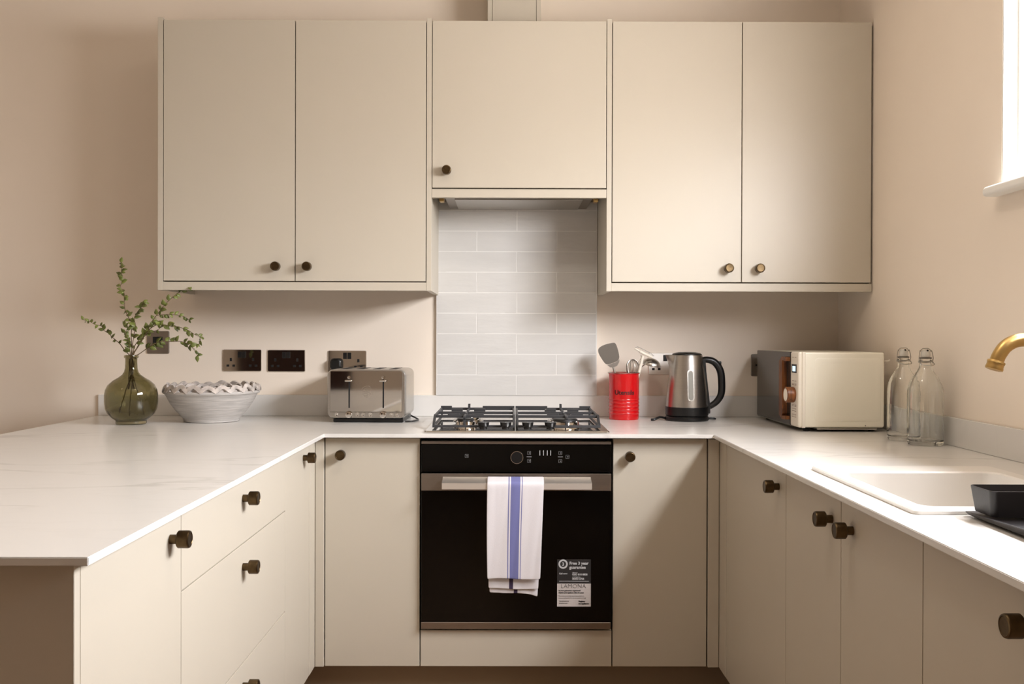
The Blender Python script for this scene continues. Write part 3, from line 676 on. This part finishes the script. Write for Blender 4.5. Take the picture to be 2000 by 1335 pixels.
# utensils
def cyl2(mb, a, b, r0, r1, seg=12): mb.tube([a, b], [r0, r1], seg)
g_ = 'kitchen tools standing in the red pot'
# turner
sx_, sz_ = px2(1187, 700, 532)
tu = thing('turner', 'dark grey silicone turner with steel handle leaning left in red pot', 'kitchen tool', (pcx-.01, pcy, CT+.01), g_)
cyl2(m_ := MB(), Vector((pcx+.012, pcy-.02, CT+.012)), Vector(((1195-994)/530, pcy-.02, CZ-(712-658)/530)), .004, .004); m_.build('handle', M['steel'], tu)
def blade():
    b = MB(); P = [(1164, 684), (1172, 674), (1196, 667.5), (1201, 670), (1206, 686), (1208, 700), (1199, 706), (1184, 711), (1178, 707)]
    
    for _ in range(2): P = [q for (a, b), (c, d) in zip(P, P[1:]+P[:1]) for q in ((a*.75+c*.25, b*.75+d*.25), (a*.25+c*.75, b*.25+d*.75))]
    B = [Vector(((x-994)/530, pcy-.024, CZ-(y-658)/530)) for x, y in P]
    b.loft([[v+Vector((0, -.002, 0)) for v in B], [v+Vector((0, .001, 0)) for v in B]])
    b.build('blade', M['silicone'], tu)
    P = [(1184, 711.5), (1199, 706.5), (1207.5, 700.5), (1207, 706), (1203, 713), (1196, 716), (1190, 716)]
    B = [Vector(((x-994)/530, pcy-.024, CZ-(y-658)/530)) for x, y in P]; b = MB()
    b.loft([[v+Vector((0, -.003, 0)) for v in B], [v+Vector((0, .002, 0)) for v in B]]); b.build('collar', M['steel'], tu)
blade()
# whisk
wk = thing('whisk', 'small wire balloon whisk upright in the red pot', 'kitchen tool', (pcx, pcy, CT+.01), g_)
wb = MB(); wc = Vector(((1236-994)/530, pcy-.005, 1.04)); wd = Vector((-.06, 0, 1)).normalized(); wu = Vector((1, 0, .06)).normalized(); wv = wd.cross(wu)
for k in range(7):
    a = pi*k/7; dr = wu*cos(a)+wv*sin(a); pts = []
    for j in range(25):
        t = -pi*.9+1.8*pi*j/24; ww = .024*sin(t) if abs(t) < pi/2 else .024*sin(t)*(1-.12*(abs(t)-pi/2))
        pts.append(wc+dr*ww*1.0+wd*(.030*cos(t)*(1 if cos(t) > 0 else 2.0)+.035))
    wb.tube(pts, .0010, 5)
wb.build('wires', M['wire'], wk)
cyl2(m_ := MB(), wc-wd*.012, Vector((pcx+.02, pcy-.005, CT+.012)), .0045, .006); m_.build('handle', M['steel'], wk)
# peeler / masher with folded steel head
pe = thing('vegetable_peeler', 'white-handled steel tool with angled T-shaped head in red pot', 'kitchen tool', (pcx+.01, pcy, CT+.01), g_)
def P3(x, y, d=pcy, s=530): return Vector(((x-994)/s, d, CZ-(y-658)/s))
m_ = MB(); m_.tube([P3(1246, 727, 3.475), P3(1254, 694, 3.478)], .0055, 12); m_.tube([P3(1246, 727, 3.475), Vector((pcx+.015, pcy, CT+.014))], .0055, 10); m_.build('handle', M['creamp'], pe)
m_ = MB(); m_.tube(bez([P3(1238, 679, 3.47), P3(1246, 684, 3.47), P3(1256, 689, 3.475), P3(1272, 696, 3.475)]), [.0035]*9+[.0058]*16, 10); m_.build('head', M['creamp'], pe)
m_ = MB(); m_.tube([P3(1238, 678, 3.465), P3(1243, 676, 3.465), P3(1268, 688, 3.468), P3(1275, 694, 3.468)], .001, 6); m_.tube([P3(1249, 691, 3.465), P3(1250, 697, 3.465), P3(1243, 709, 3.468)], .001, 6); m_.build('blade_wire', M['wire'], pe)
# ladle
la = thing('ladle', 'brushed steel ladle with bowl curving right over the red pot', 'kitchen tool', (pcx+.02, pcy, CT+.01), g_)
m_ = MB(); m_.tube(bez([Vector((pcx-.01, pcy+.012, CT+.014)), P3(1245, 727, 3.50), P3(1252, 717, 3.50), P3(1259, 711, 3.50), P3(1268, 706, 3.50)]), .0042, 10, prof=[(-.4, -1.2), (.4, -1.2), (.4, 1.2), (-.4, 1.2)]); m_.build('handle', M['steel'], la)
m_ = MB(); ax = Vector((-.22, .15, -1)); pf = []
for k in range(9): a = pi/2*k/8; pf.append((.036*sin(a), -.026*cos(a)))
for k in range(8, -1, -1): a = pi/2*k/8; pf.append((.0346*sin(a), -.0246*cos(a)))
m_.lathe(pf, P3(1272, 712, 3.50), ax, 28); m_.build('ladle_bowl', M['steel'], la)

# ================================================================ kettle
kx, ky = .647, 3.45
kb = thing('power_stand', 'round black kettle power base with cord stub on the worktop', 'kettle stand', (kx, ky, CT))
MB().lathe([(0, .0005), (.076, .0005), (.079, .004), (.079, .012), (.075, .0165), (.02, .0165), (0, .0165)], (kx, ky, CT), seg=48).build('base_plate', M['black'], kb)
MB().tube(bez([(kx-.07, ky, CT+.006), (kx-.10, ky-.015, CT+.012), (kx-.12, ky-.03, CT+.006), (kx-.135, ky-.03, CT+.004)]), [.004]*8+[.0045]*17, 8).build('cord', M['black'], kb)
MB().tube(bez([(kx+.06, ky, CT+.006), (kx+.09, ky-.005, CT+.008), (kx+.105, ky+.005, CT+.005), (kx+.10, ky+.06, CT+.004)]), .0032, 8).build('cord', M['black'], kb)
kt = thing('kettle', 'brushed steel jug kettle with black handle and lid right of the red pot', 'kettle', (kx, ky, CT+.017))
zb = CT+.0172
MB().lathe([(0, 0), (.074, 0), (.0775, .004), (.0775, .031), (.0765, .033), (0, .033)], (kx, ky, zb), seg=48).build('lower_band', M['black'], kt)
kz = zb+.0335
def kf(r, z, a):
    t = min(1, max(0, (z-.125)/.06)); s = 0
    d = abs(a-pi)
    if d < .45: s = (1-d/.45)*.024*t**1.4
    return Vector(((r+s)*cos(a), (r)*sin(a), z))
kp = [(.0755, 0), (.0755, .003), (.0720, .05), (.0665, .10), (.0632, .125), (.0603, .145), (.0586, .157), (.0570, .168), (.0556, .178), (.055, .186), (.053, .187), (.052, .18), (0, .175)]
MB().lathe(kp, (kx, ky, kz), seg=96, fn=kf).build('kettle_body', M['steel'], kt)
MB().lathe([(.0, .197), (.03, .1965), (.046, .1935), (.0525, .190), (.0535, .1875), (.0505, .1865)], (kx, ky, kz), seg=48).build('lid', M['black'], kt)
# handle in the picture plane, slightly towards the viewer
def KP3(x, y): return Vector(((x-994)/538, ky, CZ-(y-658)/538))
hp = bez([KP3(1368, 703), KP3(1381, 701), KP3(1396, 706), KP3(1407, 722), KP3(1410, 745), KP3(1409, 768), KP3(1400, 783), KP3(1386, 793)], 6)
n = len(hp); rr = [.0105+.003*sin(pi*i/(n-1)) for i in range(n)]
oc = [(1.0*cos(a), 1.15*sin(a)) for a in [2*pi*k/14 for k in range(14)]]
MB().tube(hp, rr, prof=oc).build('handle', M['black'], kt)
hb2 = MB(); bp = [KP3(1371, 700), KP3(1375, 740), KP3(1381, 785), KP3(1383, 806)]
hb2.tube(bez(bp, 5), [.0105, .0105, .0105, .010, .010, .010, .010, .0095, .0095, .009, .009, .009, .0085, .008, .008, .007], prof=[(-1, -1.3), (1, -1.3), (1, 1.3), (-1, 1.3)])
hb2.build('handle_spine', M['black'], kt)
MB().box((1398-994)/538, (1409-994)/538, ky-.007, ky+.007, CZ-(713-658)/538, CZ-(704-658)/538, .003, 2, ).build('lid_button', M['black'], kt)
def cone_r(z): # body radius at height z above kz
    for (r0, z0), (r1, z1) in zip(kp, kp[1:]):
        if z0 <= z <= z1 and z1 > z0: return r0+(r1-r0)*(z-z0)/(z1-z0)
    return .055
def on_body(u, z, off):
    r = cone_r(z)+off; a = u/r; return Vector((kx+r*sin(a+.02), ky-r*cos(a+.02), kz+z))
for nm, ww, hh, off, mt in (('gauge_frame', .0245, .112, .0012, 'steel'), ('water_gauge', .0165, .103, .0019, 'gauge')):
    if mt == 'gauge': M['gauge'] = mat('frosted_gauge', (150, 148, 140), .3, var=.04)
    pts = rrect(0, .079, ww, hh, ww/2-.0001, 0, 6); b = MB()
    b.loft([[on_body(p.x, p.y, -.002) for p in pts], [on_body(p.x, p.y, off) for p in pts]]); b.build(nm, M[mt], kt)

# ================================================================ microwave
mx0, mx1, my0, my1, mz0, mz1 = .925, 1.200, 3.03, 3.535, .899, 1.139
mw = thing('microwave', 'cream microwave with dark door and wooden handle in right-hand corner', 'microwave', (1.06, 3.28, CT))
b = MB(); cyy, czz = (my0+my1)/2, (mz0+mz1)/2
def rx(x, dw, dh, r): return [Vector((x, cyy+p.x, czz+p.y)) for p in rrect(0, 0, my1-my0-dw, mz1-mz0-dh, r, 0, 5)]
b.loft([rx(mx0+.022, .0, .0, .006), rx(mx1-.005, .0, .0, .006), rx(mx1, .008, .008, .004)]); b.build('casing', M['cream'], mw)
b = MB()   # pressed panel relief on the side facing the viewer
def sidep(x0_, x1_, z0_, z1_, r, y, n=5): return [Vector((p.x, y, p.y)) for p in rrect((x0_+x1_)/2, (z0_+z1_)/2, x1_-x0_, z1_-z0_, r, 0, n)]
b.loft([sidep(.975, 1.19, .918, 1.122, .014, my0+.0005), sidep(.978, 1.187, .921, 1.119, .012, my0-.0016), sidep(.992, 1.172, .935, 1.106, .01, my0-.0016), sidep(.996, 1.168, .939, 1.102, .01, my0+.0002)], (False, True))
b.build('pressed_side', M['cream'], mw)
MB().lathe([(0, 0), (.0022, 0), (.0018, .0012), (0, .0014)], (1.139, my0-.0003, .9055), (0, -1, 0), 12).build('screw', M['wire'], mw)
# front: control panel (near) and door (far)
cpm = MB(); cpm.loft([[Vector((x, y, z)) for y, z in ((my0-.0005, mz0-.001), (my0+.088, mz0-.001), (my0+.088, mz1+.001), (my0-.0005, mz1+.001))] for x in (mx0+.0215, mx0+.012)])
cpm.box(mx0, mx0+.0215, my0+.003, my0+.088, mz0-.001, mz1+.001, .006, 3)
cpo = cpm.build('control_panel', M['creamp'], mw)
dr = MB().box(mx0-.001, mx0+.0215, my0+.0885, my1, mz0, mz1, .003, 2).build('door', M['mwdoor'], mw)
MB().box(mx0+.001, mx0+.021, my0+.088, my1, mz0-.0028, mz0-.0003, .001).build('door_edge', M['steel'], dr)
wh = MB()
ya, yb_ = my0+.089, my0+.165
wpts = [(ya, mz1-.018), (ya+.045, mz1-.016), (yb_, mz1-.030), (yb_, mz0+.030), (ya+.045, mz0+.016), (ya, mz0+.018)]
wpi = [(ya, mz1-.030), (ya+.04, mz1-.028), (yb_-.034, mz1-.036), (yb_-.042, mz0+.036), (ya+.04, mz0+.028), (ya, mz0+.030)]
t = bmesh.new()
for k in range(5):
    q = [wpts[k], wpts[k+1], wpi[k+1], wpi[k]]
    lo = [t.verts.new((mx0-.0012, a, b_)) for a, b_ in q]; hi = [t.verts.new((mx0-.016, a, b_)) for a, b_ in q]
    t.faces.new(hi); t.faces.new(lo[::-1])
    for i in range(4): t.faces.new((lo[i], lo[(i+1) % 4], hi[(i+1) % 4], hi[i]))
bmesh.ops.remove_doubles(t, verts=t.verts, dist=1e-5); bmesh.ops.recalc_face_normals(t, faces=t.faces); wh.merge(t)
wh.build('handle', M['wood'], dr)
dcy, dcz = my0+.048, 1.001
dl = MB().lathe([(.0, 0), (.0235, 0), (.0255, .004), (.0255, .026), (.024, .0275), (.0205, .0275), (.0205, .02)], (mx0-.0003, dcy, dcz), (-1, 0, 0), 40).build('dial', M['wood'], cpo)
MB().lathe([(0, .026), (.0195, .0285), (.0205, .0275), (.0205, .02)], (mx0-.0003, dcy, dcz), (-1, 0, 0), 36).build('dial_face', M['creamp'], dl)
ds = MB().box(mx0-.0012, mx0+.001, my0+.022, my0+.072, 1.072, 1.100, .0006).build('display', M['black'], cpo)
MB().box(mx0-.0016, mx0-.0011, my0+.030, my0+.062, 1.077, 1.094, 0).build('display_digits', M['screen'], ds)
M['mwprint'] = mat('brown_print', (140, 104, 84), .6, var=.02)
for k, z in enumerate((1.122, 1.046, 1.036, 1.033, .968, .964, .956, .949, .937, .930)):
    for q in range(2): MB().box(mx0-.0006, mx0+.0004, my0+.024+q*.026, my0+.042+q*.026, z-.0006, z+.0007, 0).build('marking', M['mwprint'], cpo)
MB().box(mx0+.06, mx1-.02, my0+.004, my1-.03, mz0-.0075, mz0-.0005, .003).build('underside', M['steel'], mw)
for (x, y) in ((.96, 3.06), (1.17, 3.06), (.96, 3.50), (1.17, 3.50)):
    MB().lathe([(0, 0), (.010, 0), (.011, .0138), (0, .0138)], (x, y, CT+.0003), seg=18).build('foot', M['soot'], mw)
MB().tube([(mx1+.0005, my0+.02, mz1-.028), (mx1+.018, my0+.02, mz1-.028), (mx1+.024, my0+.02, mz1-.024)], .0025, 8).build('rear_peg', M['creamp'], mw)

# ================================================================ bottles
def bottle(x, y, s, label):
    o = thing('glass_bottle', label, 'bottle', (x, y, CT), 'clear swing-top bottles'); R = .0475*s; H_ = .245
    out = [(0, .003), (R*.75, .002), (R*.93, .0005), (R, .006), (R, .14), (R*.98, .153), (R*.9, .168), (R*.72, .186), (R*.5, .202), (R*.36, .214), (.0155, .224), (.0145, .230), (.0165, .232), (.0165, .237), (.0145, .239), (.0145, .246)]
    body = [(R*.93, .0105), (R, .016), (R, .14), (R*.985, .153), (R*.92, .168), (R*.76, .186), (R*.53, .203), (R*.37, .216), (.0158, .226), (.0145, .246)]
    out = [(0, .003), (R*.75, .002), (R*.93, .0005), (R, .006)]+body[2:-1]+[(.0146, .2315), (.0165, .2335), (.0165, .237), (.0146, .239), (.0145, .246)]
    inn = [(.0118, .246)]+[p for p in reversed(inset(body, .0026)[:-1])]+[(0, .0135)]
    def sq(r, z, a):
        k = min(1, max(0, (.21-z)/.03)); e = 1-.03*cos(4*a)*k; return Vector((r*e*cos(a), r*e*sin(a), z))
    MB().lathe(out+inn, (x, y, CT+.0004), seg=64, fn=sq).build('bottle_body', M['bottle'], o)
    MB().lathe([(0, .247), (.013, .247), (.0135, .253), (.012, .262), (.009, .2665), (0, .268)], (x, y, CT), seg=24).build('stopper', M['spring'], o)
    MB().lathe([(.0148, .2465), (.0162, .2465), (.0162, .2425), (.0148, .2425)], (x, y, CT), seg=24).build('seal', M['silicone'], o)
    wr = MB()
    wr.tube([(x+.0175*cos(a), y+.0175*sin(a), CT+.2345) for a in [2*pi*k/24 for k in range(24)]], .0011, 6, True)
    for s_ in (-1, 1):
        wr.tube(bez([(x+s_*.018, y-.002, CT+.234), (x+s_*.020, y-.004, CT+.245), (x+s_*.0165, y-.002, CT+.265), (x+s_*.0155, y, CT+.262)]), .0011, 6)
        wr.tube([(x+s_*.0185, y+.003*cos(a), CT+.234+.003*sin(a)) for a in [2*pi*k/10 for k in range(10)]], .0009, 5, True)
    wr.tube(bez([(x-.0155, y, CT+.262), (x-.01, y-.001, CT+.270), (x, y, CT+.2715), (x+.01, y-.001, CT+.270), (x+.0155, y, CT+.262)]), .0011, 6)
    wr.tube(bez([(x+.019, y-.003, CT+.234), (x+.017, y-.018, CT+.226), (x, y-.024, CT+.224), (x-.017, y-.018, CT+.226), (x-.019, y-.003, CT+.234)]), .0011, 6)
    wr.build('wire_bail', M['wire'], o)
    MB().lathe([(0, 0), (.0026, 0), (.0026, .002), (0, .002)], (x+.001, y-.0095, CT+.2655), (0, -1, 0), 12).build('pivot', M['soot'], o)
bottle(1.1745, 2.675, 1.0, 'clear swing-top glass bottle in front, nearer the tap')
bottle(1.164, 2.80, .94, 'clear swing-top glass bottle behind, next to the microwave')

# ================================================================ sink, tap, dish rack
sk_ = thing('sink', 'white inset sink with raised rim in the right worktop', 'sink', (.895, 1.89, CT))
so = ((.69+1.10)/2, (1.612+2.168)/2); sw, sd = .41, .556; si = ((.722+1.062)/2, (1.652+2.072)/2+.02); iw, idd = .340, .46
si = (.892, (1.648+2.076)/2); idd = .428
b = MB()
b.loft([rrect(*so, sw, sd, .012, CT+.0003, 6), rrect(*so, sw, sd, .012, CT+.006, 6), rrect(*so, sw-.006, sd-.006, .010, CT+.0085, 6),
        rrect(*si, iw+.006, idd+.006, .03, CT+.0085, 6), rrect(*si, iw, idd, .028, CT+.005, 6), rrect(*si, iw-.012, idd-.012, .03, CT-.17, 6), rrect(*si, iw-.05, idd-.05, .03, CT-.19, 6)], (False, True))
b.build('basin', M['sinkm'], sk_)
dn = MB().lathe([(0, .002), (.03, .002), (.042, .003), (.044, .0005), (.044, 0)], (si[0]+.05, si[1], CT-.19), seg=28).build('drain', M['chrome'], sk_)
tp = thing('tap', 'brushed brass swan-neck tap reaching over the sink', 'tap', (1.165, 1.87, CT))
MB().lathe([(0, .0003), (.027, .0003), (.027, .006), (.022, .012), (.017, .02), (.016, .06), (.0175, .062), (.0175, .10), (.014, .105), (.013, .12)], (1.165, 1.87, CT), seg=32).build('column', M['brass'], tp)
sp_ = bez([(1.165, 1.87, 1.0), (1.165, 1.87, 1.10), (1.162, 1.87, 1.15), (1.14, 1.87, 1.178), (1.10, 1.87, 1.186), (1.05, 1.87, 1.184), (1.015, 1.87, 1.1825), (.996, 1.87, 1.179), (.979, 1.87, 1.169), (.967, 1.87, 1.153), (.9605, 1.87, 1.138)], 6)
MB().tube(sp_, .0133, 20).build('spout', M['brass'], tp)
MB().lathe([(.0135, 0), (.0165, .001), (.0172, .004), (.0160, .006), (.0160, .012), (.0170, .014), (.0165, .018), (.013, .019), (0, .017)], (.9615, 1.87, 1.141), (-.33, 0, -1), 28).build('nozzle', M['brass'], tp)
MB().tube([(1.165, 1.85, CT+.085), (1.165, 1.81, CT+.09), (1.165, 1.79, CT+.10)], [.008, .006, .0065], 12).build('lever', M['brass'], tp)
dk = thing('dish_rack', 'dark grey plastic dish rack beside the sink at right edge', 'dish rack', (.95, 1.4, CT))
b = MB(); X_0, X_1, Y_0, Y_1 = .768, 1.13, 1.16, 1.604
def tr(ins, zf, zbk, r=.012):
    pts = rrect((X_0+X_1)/2, (Y_0+Y_1)/2, X_1-X_0-2*ins, Y_1-Y_0-2*ins, r, 0, 5)
    return [Vector((p.x, p.y, zbk+(zf-zbk)*min(1, (Y_1-p.y)/.2))) for p in pts]
b.loft([tr(.010, CT+.001, CT+.002), tr(.003, CT+.006, CT+.005), tr(0, CT+.024, CT+.0085), tr(.0035, CT+.024, CT+.0085), tr(.012, CT+.0075, CT+.006)])
b.build('drip_tray', M['rack'], dk)
b = MB(); B0, B1, C0, C1 = .776, 1.11, 1.522, 1.600
bc = ((B0+B1)/2, (C0+C1)/2)
b.loft([rrect(*bc, B1-B0-.012, C1-C0-.012, .008, CT+.0115), rrect(*bc, B1-B0-.010, C1-C0-.010, .010, CT+.013), rrect(*bc, B1-B0, C1-C0, .010, .938), rrect(*bc, B1-B0-.001, C1-C0-.001, .010, .939), rrect(*bc, B1-B0-.004, C1-C0-.004, .009, .939), rrect(*bc, B1-B0-.014, C1-C0-.014, .008, CT+.016)])
b.build('cutlery_box', M['rack'], dk)
for k in range(4):
    for j in range(3):
        x, y = .815+k*.075, 1.46-j*.075
        b = MB(); b.tube([(x-.011, y, CT+.008)]+[(x+.011*cos(a), y, CT+.020+.011*sin(a)) for a in [pi*(1-q/8) for q in range(9)]]+[(x+.011, y, CT+.008)], .0022, 8)
        b.build('plate_prong', M['rack'], dk)

# ================================================================ bowl
bx_, by_ = -1.053, 3.372
bo = thing('bowl', 'grey-white stoneware bowl with ruffled open rim between vase and toaster', 'bowl', (bx_, by_, CT))
pf = [(0, .004), (.085, .004), (.090, .0005), (.0945, .002), (.096, .010), (.106, .022), (.124, .042), (.141, .066), (.152, .088), (.158, .098), (.1645, .101), (.1655, .106), (.163, .1095), (.158, .110), (.152, .104), (.146, .088), (.134, .066), (.116, .042), (.098, .022), (.08, .013), (0, .012)]
MB().lathe(pf, (bx_, by_, CT), seg=72).build('bowl_body', M['bowl'], bo)
rf = MB(); NA = 21; pts = []
random.seed(5); amp = [random.uniform(.85, 1.2) for _ in range(NA)]
for k in range(NA*10):
    a = 2*pi*k/(NA*10); ph = (k % 10)/10; am = amp[k//10]
    pts.append((bx_+(.160+.0035*cos(2*pi*ph))*cos(a), by_+(.160+.0035*cos(2*pi*ph))*sin(a), CT+.111+.0165*am*(sin(pi*ph)**1.0)))
rf2 = [(bx_+.152*cos(2*pi*k/(NA*10)), by_+.152*sin(2*pi*k/(NA*10)), CT+.110+.012*amp[(k//10)]*sin(pi*(((k+5) % 10)/10))) for k in range(NA*10)]
rf.tube(rf2, .0030, closed=True, prof=[(-.75, -1.9), (.75, -1.9), (.75, 1.9), (-.75, 1.9)])
rf.tube(pts, .0036, closed=True, prof=[(-.75, -1.9), (.75, -1.9), (.75, 1.9), (-.75, 1.9)])
rf.build('ruffled_rim', M['bowlrim'], bo)

# ================================================================ vase and eucalyptus
vx, vy = -1.290, 3.25
va = thing('vase', 'round olive-green glass bottle vase at the back of the peninsula', 'vase', (vx, vy, CT))
out = [(0, .004), (.044, .003), (.0485, .0008), (.0505, .004), (.0505, .011), (.052, .014), (.064, .023), (.076, .036), (.0835, .052), (.0865, .075), (.0865, .098), (.0835, .117), (.075, .134), (.060, .148), (.042, .159), (.030, .168), (.0235, .178), (.0205, .190), (.0195, .215), (.0200, .224), (.0232, .226), (.0238, .230), (.0232, .2335), (.0205, .235)]
body = [(.048, .010), (.052, .015)]+out[6:19]
inn = [(.0178, .2335)]+list(reversed(inset(body, .0024)))+[(0, .014)]
MB().lathe(out+inn, (vx, vy, CT+.0003), seg=72).build('vase_body', M['vase'], va)
def e6(u, v): return (150+u/6.355, 500+v/6.355)
SPR = [
 ('tall eucalyptus sprig rising highest and leaning slightly left', [(690, 1200), (680, 1000), (690, 860), (640, 760), (600, 660), (594, 560), (590, 460), (545, 390), (580, 320), (560, 240), (560, 160), (555, 95)], 0.0, 5, .9),
 ('short leafy eucalyptus sprig in the middle of the bunch', [(695, 1200), (710, 1020), (735, 880), (720, 780), (760, 700), (800, 650), (835, 590)], -.02, 1, 1.0),
 ('eucalyptus sprig pointing up right to the cabinet base', [(700, 1210), (770, 1130), (850, 980), (920, 850), (1000, 740), (1090, 620), (1200, 515), (1270, 460), (1340, 420), (1400, 395)], .02, 4, .95),
 ('short eucalyptus twig reaching right at mid height', [(705, 1210), (800, 1060), (900, 900), (980, 760), (1090, 738), (1220, 738), (1330, 760), (1400, 800)], .05, 5, .85),
 ('eucalyptus sprig drooping right above the data outlet', [(705, 1215), (790, 1100), (880, 950), (980, 870), (1080, 865), (1180, 882), (1260, 888), (1385, 930), (1470, 985), (1540, 1020), (1520, 1100)], -.04, 4, 1.0),
 ('lowest eucalyptus sprig arching right across the data outlet', [(712, 1225), (780, 1225), (870, 1160), (950, 1110), (1040, 1070), (1170, 1070), (1290, 1068), (1370, 1095), (1440, 1150), (1500, 1240)], .0, 4, 1.05),
 ('thin eucalyptus sprig arching far left', [(670, 1215), (600, 1180), (540, 1100), (450, 1020), (400, 970), (340, 930), (310, 880), (230, 860), (160, 820), (90, 805)], .03, 4, .75),
 ('bushy eucalyptus shoot just above the vase neck on the left', [(680, 1215), (660, 1120), (640, 1040), (610, 960), (640, 900), (600, 860)], -.03, 1, .95),
 ('small eucalyptus shoot just right of the vase neck', [(700, 1215), (720, 1140), (770, 1060), (830, 1020), (900, 960), (1000, 930), (1060, 880)], -.01, 3, .95)]
random.seed(11)
for si_, (lab, P, dy, skip, ls) in enumerate(SPR):
    pts = []
    for i, (u, v) in enumerate(P):
        t = i/(len(P)-1); yy = vy+dy*t*1.5+.03*sin(i*1.7+si_)*t*.5; s = 1856/yy; a, b_ = e6(u, v)
        pts.append(Vector(((a-994)/s, yy, CZ-(b_-658)/s)))
    k0 = Vector((vx+.004*cos(si_*2.4), vy+.004*sin(si_*2.4), CT+.225)); k1 = Vector((vx+.006*cos(si_*2.4), vy+.006*sin(si_*2.4), CT+.19))
    if si_ in (0, 2, 5): tail = [Vector((vx+(.045 if si_ == 2 else -.052 if si_ == 0 else .005)*1.0, vy-.01*si_+.02, CT+.03))]
    else: tail = [Vector((vx+.01*cos(si_), vy+.01*sin(si_), CT+.12))]
    cur = bez(tail+[k1, k0]+pts[1:], 6); n = len(cur)
    st_ = MB().tube(cur, [max(.0007, .0017*(1-i/n*.6)) for i in range(n)], 6).build('eucalyptus_sprig', M['stem'], None, k0)
    tag(st_, lab, 'plant sprig', 'eucalyptus sprigs in the green vase')
    lf = MB(); start = 12+skip*3; i = start; side = 0
    t = bmesh.new()
    while i < n:
        p_ = cur[min(i, n-1)]; tan = (cur[min(i+1, n-1)]-cur[i-1]).normalized()
        for sgn in (-1, 1):
            side += 1
            if random.random() < .12: continue
            L_ = random.uniform(.021, .032)*ls*(1-.3*(i/n)); wd_ = L_*random.uniform(.34, .44)
            ax = Vector((random.uniform(-1, 1), random.uniform(-.7, .7), random.uniform(-1, 1)))
            out_ = (ax-tan*ax.dot(tan)).normalized()*(.9)+tan*random.uniform(.2, 1.1); out_ = (out_ if sgn > 0 else out_-2*(out_-tan*out_.dot(tan))).normalized()
            up = Vector((random.uniform(-.5, .5), -1, random.uniform(-.2, .9))).normalized(); sd_ = out_.cross(up).normalized(); nn = sd_.cross(out_)
            ctr = []; lefts = []; rights = []; N = 6
            for q in range(N+1):
                u = q/N; w__ = wd_*sin(pi*min(1, u**.8))*.98+.0002; bend = -.25*L_*u*u
                c_ = p_+out_*(L_*u)+nn*bend
                ctr.append(t.verts.new(c_)); lefts.append(t.verts.new(c_+sd_*w__/1.0*.5*1.6+nn*w__*.25)); rights.append(t.verts.new(c_-sd_*w__*.5*1.6+nn*w__*.25))
            for q in range(N):
                t.faces.new((ctr[q], ctr[q+1], lefts[q+1], lefts[q])); t.faces.new((rights[q], rights[q+1], ctr[q+1], ctr[q]))
        i += 3
    lf.merge(t)
    lo = lf.build('leaves', M['leaf'], st_, wn=False)
    sm = lo.modifiers.new('s', 'SOLIDIFY'); sm.thickness = .0004
